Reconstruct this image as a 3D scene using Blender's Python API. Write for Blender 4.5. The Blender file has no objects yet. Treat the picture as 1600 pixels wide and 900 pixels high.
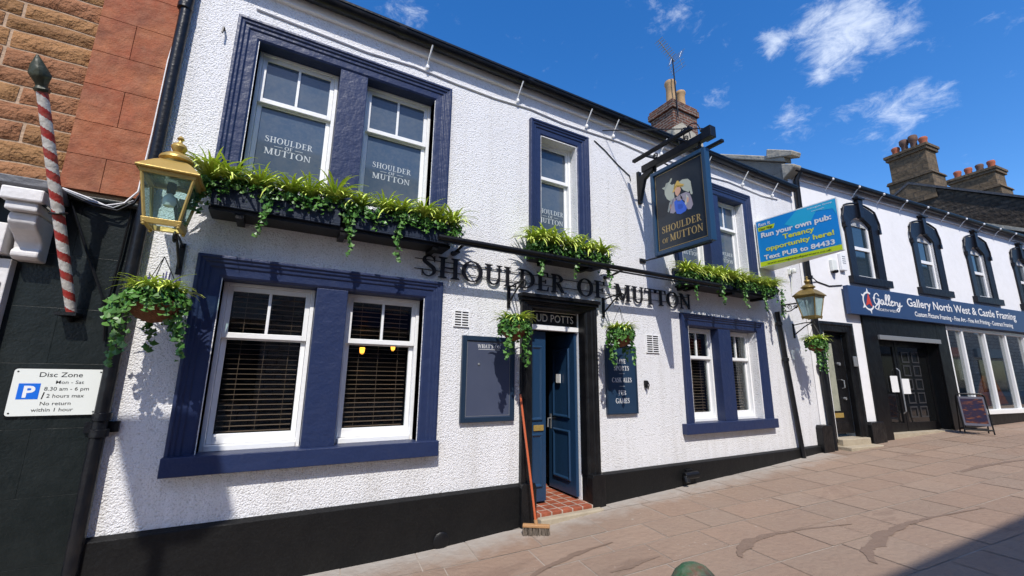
import bpy, math, random
from mathutils import Vector, Matrix, noise as mnoise

S = bpy.context.scene
COL = S.collection
R = math.radians
rnd = random.Random(7)

# ------------------------------------------------------------------ camera, sky, sun
cam_d = bpy.data.cameras.new("camera")
cam = bpy.data.objects.new("camera", cam_d)
COL.objects.link(cam)
cam_d.sensor_fit = 'HORIZONTAL'
cam_d.sensor_width = 36.0
cam_d.lens = 36.0 * 657.93 / 1600.0
cam_d.clip_start = 0.05
cam_d.clip_end = 3000
CR = ((0.87275884, 0.11029792, 0.47552747), (-0.48800072, 0.17291881, 0.85554333), (0.01213701, -0.97874075, 0.20474189))
cam.matrix_world = Matrix(((CR[0][0], -CR[0][1], -CR[0][2], 0.0), (CR[1][0], -CR[1][1], -CR[1][2], -4.5),
                           (CR[2][0], -CR[2][1], -CR[2][2], 1.67), (0, 0, 0, 1)))
S.camera = cam
S.view_settings.view_transform = 'Standard'
S.view_settings.look = 'None'
S.view_settings.gamma = 1
S.view_settings.exposure = 0.55
S.view_settings.use_curve_mapping = False

SUN = Vector((-0.24563611, -0.59037206, 0.76884571)).normalized()
sun_d = bpy.data.lights.new("sun", 'SUN')
sun_d.energy = 3.25
sun_d.angle = R(0.5)
sun_d.color = (1.0, 0.955, 0.875)
sun = bpy.data.objects.new("sun", sun_d)
COL.objects.link(sun)
sun.rotation_euler = (-SUN).to_track_quat('-Z', 'Y').to_euler()
sun.location = SUN * 40

W = bpy.data.worlds.new("World")
S.world = W
W.use_nodes = True
nt = W.node_tree
nt.nodes.clear()


def nd(t, kind, **kw):
    n = t.nodes.new(kind)
    for k, v in kw.items():
        if k.startswith('i_'):
            n.inputs[k[2:].replace('_', ' ')].default_value = v
        else:
            setattr(n, k, v)
    return n


sky = nd(nt, 'ShaderNodeTexSky', sky_type='NISHITA')
sky.sun_disc = False
sky.sun_elevation = math.asin(SUN.z)
sky.sun_rotation = math.atan2(SUN.x, SUN.y)
sky.air_density = 1.0
sky.dust_density = 0.6
sky.ozone_density = 2.2
hs = nd(nt, 'ShaderNodeHueSaturation')
hs.inputs['Saturation'].default_value = 1.38
hs.inputs['Hue'].default_value = 0.508
bg = nd(nt, 'ShaderNodeBackground')
bg.inputs['Strength'].default_value = 0.15
out = nd(nt, 'ShaderNodeOutputWorld')
nt.links.new(sky.outputs[0], hs.inputs['Color'])
# small fair-weather clouds: soft patches at fixed bearings, broken up by noise
tc = nd(nt, 'ShaderNodeTexCoord')
mp = nd(nt, 'ShaderNodeMapping')
mp.inputs['Rotation'].default_value = (0.3, 0.5, 0.4)
mp.inputs['Scale'].default_value = (9.0, 9.0, 16.0)
nt.links.new(tc.outputs['Generated'], mp.inputs['Vector'])
nz = nd(nt, 'ShaderNodeTexNoise')
nz.inputs['Scale'].default_value = 1.9
nz.inputs['Detail'].default_value = 8
nz.inputs['Roughness'].default_value = 0.68
nz.inputs['Distortion'].default_value = 0.4
nt.links.new(mp.outputs[0], nz.inputs['Vector'])
CLOUDS = [((0.7729, 0.2601, 0.5787), 0.080, 0.72), ((0.7850, 0.2750, 0.5560), 0.05, 0.6), ((0.7283, 0.3441, 0.5926), 0.030, 0.6), ((0.7937, 0.3086, 0.5242), 0.028, 0.6),
          ((0.8732, 0.2218, 0.4339), 0.055, 0.42), ((0.8600, 0.2500, 0.4440), 0.05, 0.40), ((0.8021, 0.3639, 0.4735), 0.045, 0.40), ((0.8407, 0.2904, 0.4571), 0.04, 0.30),
          ((0.8010, 0.2081, 0.5613), 0.05, 0.30), ((0.7022, 0.4444, 0.5563), 0.035, 0.30), ((0.1593, 0.7133, 0.6825), 0.06, 0.25), ((0.5813, 0.4395, 0.6848), 0.07, 0.22), ((0.7646, 0.3068, 0.5668), 0.045, 0.35)]
acc = None
for d, rad, amp in CLOUDS:
    d = Vector(d).normalized()
    dist = nd(nt, 'ShaderNodeVectorMath', operation='DISTANCE')
    dist.inputs[1].default_value = d
    nt.links.new(tc.outputs['Generated'], dist.inputs[0])
    mr = nd(nt, 'ShaderNodeMapRange', interpolation_type='SMOOTHSTEP')
    mr.inputs['From Min'].default_value = rad * 1.5
    mr.inputs['From Max'].default_value = 0.0
    mr.inputs['To Max'].default_value = amp
    nt.links.new(dist.outputs['Value'], mr.inputs['Value'])
    if acc is None:
        acc = mr.outputs[0]
    else:
        m = nd(nt, 'ShaderNodeMath', operation='MAXIMUM')
        nt.links.new(acc, m.inputs[0])
        nt.links.new(mr.outputs[0], m.inputs[1])
        acc = m.outputs[0]
sm = nd(nt, 'ShaderNodeMath', operation='ADD')
nt.links.new(acc, sm.inputs[0])
nk = nd(nt, 'ShaderNodeMath', operation='MULTIPLY_ADD')
nk.inputs[1].default_value = 1.7
nk.inputs[2].default_value = -0.35
nt.links.new(nz.outputs['Fac'], nk.inputs[0])
nt.links.new(nk.outputs[0], sm.inputs[1])
cm = nd(nt, 'ShaderNodeMapRange', interpolation_type='SMOOTHSTEP')
cm.inputs['From Min'].default_value = 0.66
cm.inputs['From Max'].default_value = 1.40
cm.inputs['To Max'].default_value = 0.66
nt.links.new(sm.outputs[0], cm.inputs['Value'])
mx = nd(nt, 'ShaderNodeMixRGB')
mx.inputs['Color2'].default_value = (5.0, 5.4, 6.0, 1)
nt.links.new(cm.outputs[0], mx.inputs['Fac'])
nt.links.new(hs.outputs[0], mx.inputs['Color1'])
nt.links.new(mx.outputs[0], bg.inputs['Color'])
nt.links.new(bg.outputs[0], out.inputs['Surface'])

# ------------------------------------------------------------------ materials
MATS = {}


def mat(name, col, rough=0.5, spec=0.5, metal=0.0, bump=None, var=None, attr=False, emit=None, coat=0.0, trans=0.0):
    """bump = (scale, distance, detail) or list of them; var = (scale, amount, second colour)"""
    if name in MATS:
        return MATS[name]
    m = bpy.data.materials.new(name)
    m.use_nodes = True
    t = m.node_tree
    b = t.nodes['Principled BSDF']
    b.inputs['Base Color'].default_value = (*col, 1)
    b.inputs['Roughness'].default_value = rough
    b.inputs['Specular IOR Level'].default_value = spec
    b.inputs['Metallic'].default_value = metal
    b.inputs['Coat Weight'].default_value = coat
    tcn = nd(t, 'ShaderNodeTexCoord')
    cout = None
    if attr:
        a = nd(t, 'ShaderNodeVertexColor', layer_name='Col')
        cout = a.outputs['Color']
    if var:
        vs = var if isinstance(var, list) else [var]
        for sc, amt, c2 in vs:
            n = nd(t, 'ShaderNodeTexNoise')
            n.inputs['Scale'].default_value = sc
            n.inputs['Detail'].default_value = 6
            n.inputs['Roughness'].default_value = 0.65
            t.links.new(tcn.outputs['Object'], n.inputs['Vector'])
            r = nd(t, 'ShaderNodeMapRange')
            r.inputs['From Min'].default_value = 0.42
            r.inputs['From Max'].default_value = 0.72
            r.inputs['To Max'].default_value = amt
            t.links.new(n.outputs['Fac'], r.inputs['Value'])
            x = nd(t, 'ShaderNodeMixRGB')
            t.links.new(r.outputs[0], x.inputs['Fac'])
            if cout:
                t.links.new(cout, x.inputs['Color1'])
            else:
                x.inputs['Color1'].default_value = (*col, 1)
            x.inputs['Color2'].default_value = (*c2, 1)
            cout = x.outputs[0]
    if cout:
        t.links.new(cout, b.inputs['Base Color'])
    if bump:
        bl = bump if isinstance(bump, list) else [bump]
        prev = None
        for sc, dist, det in bl:
            n = nd(t, 'ShaderNodeTexNoise')
            n.inputs['Scale'].default_value = sc
            n.inputs['Detail'].default_value = det
            t.links.new(tcn.outputs['Object'], n.inputs['Vector'])
            bn = nd(t, 'ShaderNodeBump')
            bn.inputs['Distance'].default_value = dist
            t.links.new(n.outputs['Fac'], bn.inputs['Height'])
            if prev:
                t.links.new(prev, bn.inputs['Normal'])
            prev = bn.outputs[0]
        t.links.new(prev, b.inputs['Normal'])
    if emit:
        b.inputs['Emission Color'].default_value = (*emit[0], 1)
        b.inputs['Emission Strength'].default_value = emit[1]
    MATS[name] = m
    return m


def glass_mat(name, tint=(0.9, 0.95, 0.95), ior=1.5, body=None, bodyfac=0.0):
    if name in MATS:
        return MATS[name]
    m = bpy.data.materials.new(name)
    m.use_nodes = True
    t = m.node_tree
    t.nodes.clear()
    o = nd(t, 'ShaderNodeOutputMaterial')
    tr = nd(t, 'ShaderNodeBsdfTransparent')
    tr.inputs['Color'].default_value = (*tint, 1)
    gl = nd(t, 'ShaderNodeBsdfGlossy')
    gl.inputs['Roughness'].default_value = 0.015
    lw = nd(t, 'ShaderNodeLayerWeight')
    pw = nd(t, 'ShaderNodeMath', operation='POWER')
    pw.inputs[1].default_value = 4.0
    t.links.new(lw.outputs['Facing'], pw.inputs[0])
    fr = nd(t, 'ShaderNodeMath', operation='MULTIPLY_ADD')
    fr.inputs[1].default_value = 0.85
    fr.inputs[2].default_value = ((ior - 1) / (ior + 1)) ** 2 * 1.5
    t.links.new(pw.outputs[0], fr.inputs[0])
    mxs = nd(t, 'ShaderNodeMixShader')
    t.links.new(fr.outputs[0], mxs.inputs[0])
    last = tr
    if body:
        df = nd(t, 'ShaderNodeBsdfDiffuse')
        df.inputs['Color'].default_value = (*body, 1)
        m2 = nd(t, 'ShaderNodeMixShader')
        m2.inputs[0].default_value = bodyfac
        t.links.new(tr.outputs[0], m2.inputs[1])
        t.links.new(df.outputs[0], m2.inputs[2])
        last = m2
    t.links.new(last.outputs[0], mxs.inputs[1])
    t.links.new(gl.outputs[0], mxs.inputs[2])
    t.links.new(mxs.outputs[0], o.inputs['Surface'])
    MATS[name] = m
    return m


def roughcast():
    m = bpy.data.materials.new("roughcast_white")
    m.use_nodes = True
    t = m.node_tree
    b = t.nodes['Principled BSDF']
    b.inputs['Roughness'].default_value = 0.75
    b.inputs['Specular IOR Level'].default_value = 0.25
    tcn = nd(t, 'ShaderNodeTexCoord')
    n1 = nd(t, 'ShaderNodeTexNoise')
    n1.inputs['Scale'].default_value = 78
    n1.inputs['Detail'].default_value = 2.5
    n1.inputs['Roughness'].default_value = 0.55
    n1.inputs['Distortion'].default_value = 0.6
    v = nd(t, 'ShaderNodeTexVoronoi', feature='SMOOTH_F1')
    v.inputs['Scale'].default_value = 64
    v.inputs['Smoothness'].default_value = 0.5
    for q in (n1, v):
        t.links.new(tcn.outputs['Object'], q.inputs['Vector'])
    a = nd(t, 'ShaderNodeMath', operation='MULTIPLY_ADD')
    a.inputs[1].default_value = -0.45
    t.links.new(v.outputs['Distance'], a.inputs[0])
    t.links.new(n1.outputs['Fac'], a.inputs[2])
    bn = nd(t, 'ShaderNodeBump')
    bn.inputs['Distance'].default_value = 0.0165
    bn.inputs['Strength'].default_value = 0.8
    t.links.new(a.outputs[0], bn.inputs['Height'])
    t.links.new(bn.outputs[0], b.inputs['Normal'])
    # pits coloured darker in place of the shade in them; broad weather staining
    r = nd(t, 'ShaderNodeMapRange')
    r.inputs['From Min'].default_value = 0.06
    r.inputs['From Max'].default_value = 0.20
    t.links.new(a.outputs[0], r.inputs['Value'])
    x = nd(t, 'ShaderNodeMixRGB')
    x.inputs['Color1'].default_value = (0.60, 0.595, 0.59, 1)
    x.inputs['Color2'].default_value = (0.79, 0.785, 0.80, 1)
    t.links.new(r.outputs[0], x.inputs['Fac'])
    n2 = nd(t, 'ShaderNodeTexNoise')
    n2.inputs['Scale'].default_value = 1.6
    n2.inputs['Detail'].default_value = 7
    mp2 = nd(t, 'ShaderNodeMapping')
    mp2.inputs['Scale'].default_value = (1.0, 1.0, 0.35)
    t.links.new(tcn.outputs['Object'], mp2.inputs['Vector'])
    t.links.new(mp2.outputs[0], n2.inputs['Vector'])
    r2 = nd(t, 'ShaderNodeMapRange')
    r2.inputs['From Min'].default_value = 0.5
    r2.inputs['From Max'].default_value = 0.8
    r2.inputs['To Max'].default_value = 0.28
    t.links.new(n2.outputs['Fac'], r2.inputs['Value'])
    y = nd(t, 'ShaderNodeMixRGB', blend_type='MULTIPLY')
    y.inputs['Color2'].default_value = (0.78, 0.77, 0.74, 1)
    t.links.new(r2.outputs[0], y.inputs['Fac'])
    t.links.new(x.outputs[0], y.inputs['Color1'])
    # faint vertical rain streaks and splashed dirt low down
    mp3 = nd(t, 'ShaderNodeMapping')
    mp3.inputs['Scale'].default_value = (9.0, 9.0, 0.45)
    t.links.new(tcn.outputs['Object'], mp3.inputs['Vector'])
    n3 = nd(t, 'ShaderNodeTexNoise')
    n3.inputs['Scale'].default_value = 1.0
    n3.inputs['Detail'].default_value = 5
    t.links.new(mp3.outputs[0], n3.inputs['Vector'])
    sz = nd(t, 'ShaderNodeSeparateXYZ')
    t.links.new(tcn.outputs['Object'], sz.inputs[0])
    lo = nd(t, 'ShaderNodeMapRange')
    lo.inputs['From Min'].default_value = 1.0
    lo.inputs['From Max'].default_value = 0.45
    lo.inputs['To Max'].default_value = 0.16
    t.links.new(sz.outputs[2], lo.inputs['Value'])
    ad = nd(t, 'ShaderNodeMath', operation='ADD')
    t.links.new(n3.outputs['Fac'], ad.inputs[0])
    t.links.new(lo.outputs[0], ad.inputs[1])
    r3 = nd(t, 'ShaderNodeMapRange')
    r3.inputs['From Min'].default_value = 0.52
    r3.inputs['From Max'].default_value = 0.80
    r3.inputs['To Max'].default_value = 0.38
    t.links.new(ad.outputs[0], r3.inputs['Value'])
    y3 = nd(t, 'ShaderNodeMixRGB', blend_type='MULTIPLY')
    y3.inputs['Color2'].default_value = (0.74, 0.72, 0.68, 1)
    t.links.new(r3.outputs[0], y3.inputs['Fac'])
    t.links.new(y.outputs[0], y3.inputs['Color1'])
    t.links.new(y3.outputs[0], b.inputs['Base Color'])
    return m


def brickwork(name, c1, c2, mortar, scale, rough=0.9, bw=0.5, bh=0.25, ms=0.02, bd=0.01, plane='wall', off=0.5):
    m = bpy.data.materials.new(name)
    m.use_nodes = True
    t = m.node_tree
    b = t.nodes['Principled BSDF']
    b.inputs['Roughness'].default_value = rough
    b.inputs['Specular IOR Level'].default_value = 0.2
    g = nd(t, 'ShaderNodeNewGeometry')
    tcn = nd(t, 'ShaderNodeTexCoord')
    # walls facing either way: run the courses along x + y, heights along z
    sx = nd(t, 'ShaderNodeSeparateXYZ')
    t.links.new(tcn.outputs['Object'], sx.inputs[0])
    ad = nd(t, 'ShaderNodeMath', operation='ADD')
    t.links.new(sx.outputs[0], ad.inputs[0])
    t.links.new(sx.outputs[1], ad.inputs[1])
    cx = nd(t, 'ShaderNodeCombineXYZ')
    if plane == 'xy':
        t.links.new(sx.outputs[0], cx.inputs[0])
        t.links.new(sx.outputs[1], cx.inputs[1])
    else:
        t.links.new(ad.outputs[0], cx.inputs[0])
        t.links.new(sx.outputs[2], cx.inputs[1])
    nj = nd(t, 'ShaderNodeTexNoise')
    nj.inputs['Scale'].default_value = 3.0
    t.links.new(tcn.outputs['Object'], nj.inputs['Vector'])
    mj = nd(t, 'ShaderNodeMixRGB')
    mj.inputs['Fac'].default_value = 0.06 if plane == 'wall' else 0.004
    t.links.new(cx.outputs[0], mj.inputs['Color1'])
    t.links.new(nj.outputs['Color'], mj.inputs['Color2'])
    br = nd(t, 'ShaderNodeTexBrick')
    br.offset = off
    br.inputs['Color1'].default_value = (*c1, 1)
    br.inputs['Color2'].default_value = (*c2, 1)
    br.inputs['Mortar'].default_value = (*mortar, 1)
    br.inputs['Scale'].default_value = scale
    br.inputs['Brick Width'].default_value = bw
    br.inputs['Row Height'].default_value = bh
    br.inputs['Mortar Size'].default_value = ms
    t.links.new(mj.outputs[0], br.inputs['Vector'])
    n = nd(t, 'ShaderNodeTexNoise')
    n.inputs['Scale'].default_value = 9
    n.inputs['Detail'].default_value = 8
    t.links.new(tcn.outputs['Object'], n.inputs['Vector'])
    mu = nd(t, 'ShaderNodeMixRGB', blend_type='OVERLAY')
    mu.inputs['Fac'].default_value = 0.75
    t.links.new(br.outputs['Color'], mu.inputs['Color1'])
    t.links.new(n.outputs['Fac'], mu.inputs['Color2'])
    t.links.new(mu.outputs[0], b.inputs['Base Color'])
    h = nd(t, 'ShaderNodeMath', operation='MULTIPLY_ADD')
    h.inputs[1].default_value = -1.0
    t.links.new(br.outputs['Fac'], h.inputs[0])
    t.links.new(n.outputs['Fac'], h.inputs[2])
    bn = nd(t, 'ShaderNodeBump')
    bn.inputs['Distance'].default_value = bd
    t.links.new(h.outputs[0], bn.inputs['Height'])
    t.links.new(bn.outputs[0], b.inputs['Normal'])
    return m


M_WALL = roughcast()
M_SMOOTHWHITE = mat("smooth_white_render", (0.80, 0.79, 0.80), 0.7, 0.3, bump=[(3, 0.01, 4), (60, 0.003, 3)], var=[(1.1, 0.35, (0.66, 0.65, 0.63)), (7.0, 0.2, (0.62, 0.61, 0.58))])
M_NAVY = mat("navy_gloss_paint", (0.016, 0.028, 0.082), 0.42, 0.35, bump=[(8, 0.010, 3), (40, 0.0025, 2)], var=[(5.0, 0.4, (0.026, 0.036, 0.085)), (40, 0.10, (0.06, 0.065, 0.10))])
M_BLACK = mat("black_gloss_paint", (0.006, 0.006, 0.007), 0.32, 0.3, bump=[(7, 0.015, 3), (45, 0.004, 2)], var=(6.0, 0.3, (0.03, 0.03, 0.03)))
M_PLINTH = mat("black_plinth_paint", (0.006, 0.006, 0.0065), 0.5, 0.22, bump=[(5, 0.012, 4), (60, 0.003, 3)], var=[(3.0, 0.5, (0.011, 0.0105, 0.010)), (60.0, 0.05, (0.1, 0.1, 0.095))])
M_PIPE = mat("black_pipe_paint", (0.006, 0.007, 0.010), 0.32, 0.3, bump=(30, 0.003, 2), var=(8, 0.3, (0.04, 0.035, 0.03)))
M_IRON = mat("black_iron", (0.006, 0.006, 0.007), 0.42, 0.3, bump=(60, 0.002, 2))
M_WHITE = mat("white_gloss_paint", (0.82, 0.82, 0.82), 0.3, 0.5, bump=(25, 0.003, 2), var=(7, 0.15, (0.66, 0.65, 0.62)))
M_DOOR = mat("blue_door_paint", (0.014, 0.043, 0.098), 0.28, 0.5, bump=(20, 0.003, 3))
M_TROUGH = mat("dark_blue_box_paint", (0.012, 0.020, 0.040), 0.5, 0.3, bump=(40, 0.003, 3), var=(9, 0.4, (0.024, 0.034, 0.058)))
M_BOARD = mat("board_blue_grey", (0.062, 0.074, 0.118), 0.22, 0.5, var=(2.2, 0.35, (0.085, 0.10, 0.15)))
M_BOARDFRAME = mat("board_frame_blue", (0.014, 0.030, 0.058), 0.35, 0.5)
M_SIGN = mat("sign_panel_blue_black", (0.010, 0.018, 0.030), 0.25, 0.5, var=(3, 0.4, (0.016, 0.026, 0.04)))
M_SIGNFRAME = mat("sign_frame_blue", (0.014, 0.05, 0.11), 0.35, 0.5)
M_LETTERWHITE = mat("lettering_white", (0.75, 0.75, 0.75), 0.5)
M_LETTERBLACK = mat("lettering_black", (0.008, 0.008, 0.011), 0.35, 0.5)
M_GOLD = mat("lettering_gold", (0.42, 0.30, 0.12), 0.4, 0.5, metal=0.3)
M_BRASS = mat("brass", (0.50, 0.345, 0.10), 0.38, 0.5, metal=0.45, bump=(25, 0.003, 3), var=(9, 0.35, (0.36, 0.25, 0.08)))
M_OLDBRASS = mat("old_brass", (0.33, 0.23, 0.07), 0.42, 0.5, metal=0.6, bump=(25, 0.003, 3), var=(9, 0.6, (0.12, 0.09, 0.035)))
M_GLASS = glass_mat("window_glass", (0.86, 0.9, 0.9), 1.5)
M_LAMPGLASS = glass_mat("lantern_glass", (0.74, 0.90, 0.88), 1.45, (0.30, 0.45, 0.43), 0.07)
M_LAMPGLASS_OLD = glass_mat("old_lantern_glass", (0.70, 0.84, 0.84), 1.45, (0.52, 0.66, 0.64), 0.45)
M_FILM = mat("filmed_window_glass", (0.056, 0.086, 0.132), 0.06, 0.6, var=[(2.4, 0.8, (0.11, 0.13, 0.155)), (25, 0.35, (0.14, 0.15, 0.165))])  # pale cloudy patches in the colour stand in for reflections and room depth
M_GALGLASS = mat("upper_window_glass", (0.02, 0.035, 0.05), 0.04, 0.9)
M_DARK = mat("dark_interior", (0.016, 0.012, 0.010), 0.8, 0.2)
M_SLAT = mat("brown_blind_slat", (0.30, 0.19, 0.135), 0.4, 0.4)
M_TILE = brickwork("red_quarry_tiles", (0.27, 0.075, 0.04), (0.33, 0.10, 0.055), (0.42, 0.33, 0.27), 1.0, 0.5, 0.15, 0.15, 0.010, plane='xy', off=0.0)
M_SLATE = mat("roof_slate", (0.06, 0.06, 0.066), 0.7, bump=(15, 0.02, 4))
M_BRICK = brickwork("chimney_brick", (0.15, 0.055, 0.032), (0.075, 0.045, 0.035), (0.20, 0.17, 0.145), 1.0, 0.9, 0.225, 0.075, 0.012)
M_RUBBLE = brickwork("dark_rubble_stone", (0.045, 0.034, 0.026), (0.085, 0.066, 0.05), (0.05, 0.042, 0.034), 1.0, 0.95, 0.36, 0.13, 0.022, bd=0.05)
M_CHIMSTONE = brickwork("chimney_stone", (0.15, 0.105, 0.065), (0.10, 0.075, 0.05), (0.10, 0.08, 0.06), 1.0, 0.95, 0.5, 0.2, 0.012, bd=0.02)
M_CREAM = mat("pale_stone", (0.42, 0.38, 0.30), 0.85, 0.2, bump=(12, 0.02, 5), var=(4, 0.5, (0.2, 0.18, 0.14)))
M_STUCCO = mat("sandy_stucco", (0.30, 0.265, 0.215), 0.9, 0.2, bump=[(30, 0.02, 4)], var=(3, 0.6, (0.17, 0.15, 0.12)))
M_POTBUFF = mat("buff_chimney_pot", (0.42, 0.27, 0.14), 0.8, 0.3, var=(6, 0.5, (0.16, 0.11, 0.07)))
M_POTRED = mat("red_chimney_pot", (0.36, 0.10, 0.05), 0.8, 0.3, var=(6, 0.5, (0.18, 0.07, 0.04)))
M_POTDARK = mat("sooty_chimney_pot", (0.10, 0.06, 0.05), 0.8, 0.3, var=(6, 0.5, (0.25, 0.13, 0.08)))
M_SANDBLOCK = mat("rock_faced_sandstone", (0.30, 0.14, 0.075), 0.92, 0.15, attr=True, bump=[(14, 0.05, 6), (55, 0.014, 4)], var=[(5, 0.45, (0.17, 0.075, 0.042)), (30, 0.3, (0.40, 0.22, 0.13))])
M_QUOIN = mat("smooth_red_sandstone", (0.28, 0.085, 0.042), 0.85, 0.2, attr=True, bump=[(6, 0.03, 5), (70, 0.004, 3)], var=[(2.3, 1.0, (0.42, 0.165, 0.078)), (4.5, 0.85, (0.165, 0.062, 0.040)), (16, 0.5, (0.36, 0.17, 0.10)), (70, 0.3, (0.17, 0.07, 0.045))])
M_MORTAR = mat("pale_mortar", (0.44, 0.31, 0.215), 0.95, 0.1, bump=(40, 0.01, 4), var=(7, 0.4, (0.28, 0.19, 0.13)))
M_BLACKWALL = mat("black_painted_stone", (0.0060, 0.0095, 0.0098), 0.36, 0.28, bump=[(3, 0.012, 5), (50, 0.002, 3)], var=[(2.6, 0.6, (0.016, 0.020, 0.020)), (14, 0.10, (0.04, 0.046, 0.045))])
M_SHOPWHITE = mat("shop_white_paint", (0.68, 0.66, 0.66), 0.5, 0.4, bump=(18, 0.006, 4), var=(9, 0.4, (0.5, 0.47, 0.44)))
M_POLEW = mat("barber_pole_paint", (0.60, 0.57, 0.52), 0.5, 0.4, attr=True, bump=(30, 0.006, 4), var=[(22, 0.55, (0.20, 0.16, 0.11))])
M_BRONZE = mat("green_bronze", (0.035, 0.04, 0.02), 0.5, 0.5, bump=(30, 0.006, 4))
M_SIGNWHITE = mat("sign_white", (0.72, 0.74, 0.70), 0.35, 0.4, var=(6, 0.12, (0.58, 0.59, 0.54)))
M_SIGNBLUE = mat("sign_blue", (0.005, 0.13, 0.62), 0.35, 0.4)
M_ADBLUE = mat("advert_blue", (0.006, 0.24, 0.66), 0.4, 0.4)
M_ADCYAN = mat("advert_cyan", (0.02, 0.40, 0.66), 0.4, 0.4)
M_ADLIME = mat("advert_lime", (0.52, 0.66, 0.02), 0.4, 0.4)
M_ADYELLOW = mat("advert_yellow_text", (0.66, 0.68, 0.06), 0.4, 0.4)
M_GALBLUE = mat("gallery_sign_blue", (0.022, 0.052, 0.135), 0.4, 0.4, var=(1.5, 0.2, (0.03, 0.065, 0.15)))
M_GALBLACK = mat("shopfront_black", (0.004, 0.004, 0.005), 0.4, 0.25, bump=(6, 0.008, 3))
M_HOOD = mat("window_hood_charcoal", (0.007, 0.008, 0.013), 0.4, 0.3, bump=(12, 0.006, 3))
M_RED = mat("logo_red", (0.55, 0.05, 0.03), 0.4)
M_ORANGE = mat("broom_orange", (0.50, 0.105, 0.035), 0.4, 0.5, bump=(40, 0.002, 2), var=(8, 0.4, (0.36, 0.09, 0.04)))
M_WOOD = mat("pale_wood", (0.40, 0.22, 0.10), 0.6, 0.3, bump=(30, 0.004, 3))
M_BRISTLE = mat("bristle", (0.13, 0.105, 0.085), 0.9, 0.1, attr=True)
M_LEAF = mat("ivy_leaf", (0.04, 0.12, 0.02), 0.42, 0.4, attr=True)
M_GRASS = mat("grass_blade", (0.2, 0.26, 0.03), 0.5, 0.3, attr=True)
M_BASKET = mat("brown_wicker", (0.20, 0.085, 0.04), 0.8, 0.2, bump=[(60, 0.02, 3)], var=(14, 0.5, (0.08, 0.035, 0.02)))
M_GREY = mat("grey_metal", (0.32, 0.33, 0.34), 0.4, 0.5, metal=0.5)
M_STEP = mat("pale_step_stone", (0.40, 0.34, 0.25), 0.85, 0.2, bump=(14, 0.01, 5), var=(4, 0.5, (0.26, 0.21, 0.15)))
M_BOLLARD = mat("bollard_green", (0.026, 0.10, 0.042), 0.45, 0.4, bump=(20, 0.006, 4), var=[(11, 1.0, (0.16, 0.05, 0.03)), (24, 0.6, (0.07, 0.17, 0.09)), (50, 0.3, (0.2, 0.2, 0.17))])
M_LAMPGLOW = mat("lamp_glow", (1, 0.5, 0.1), 0.5, emit=((1.0, 0.36, 0.04), 3.5))
M_BULB = mat("white_bulb", (0.75, 0.76, 0.74), 0.25, 0.5)
M_OPP = brickwork("opposite_sandstone", (0.42, 0.34, 0.28), (0.50, 0.42, 0.36), (0.2, 0.15, 0.11), 1.0, 0.95, 0.5, 0.2, 0.012)
M_OPPW = mat("opposite_render", (0.42, 0.40, 0.36), 0.9, 0.2)
for k_, c_ in dict(hat=(0.62, 0.42, 0.10), skin=(0.62, 0.36, 0.26), shirt=(0.30, 0.27, 0.33), overall=(0.035, 0.12, 0.58), wool=(0.42, 0.45, 0.38), wool_shade=(0.50, 0.52, 0.46), pocket=(0.02, 0.08, 0.42), brim=(0.40, 0.25, 0.05)).items():
    mat("painted_" + k_, c_, 0.4)

# ------------------------------------------------------------------ mesh tools
WM = {}


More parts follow.
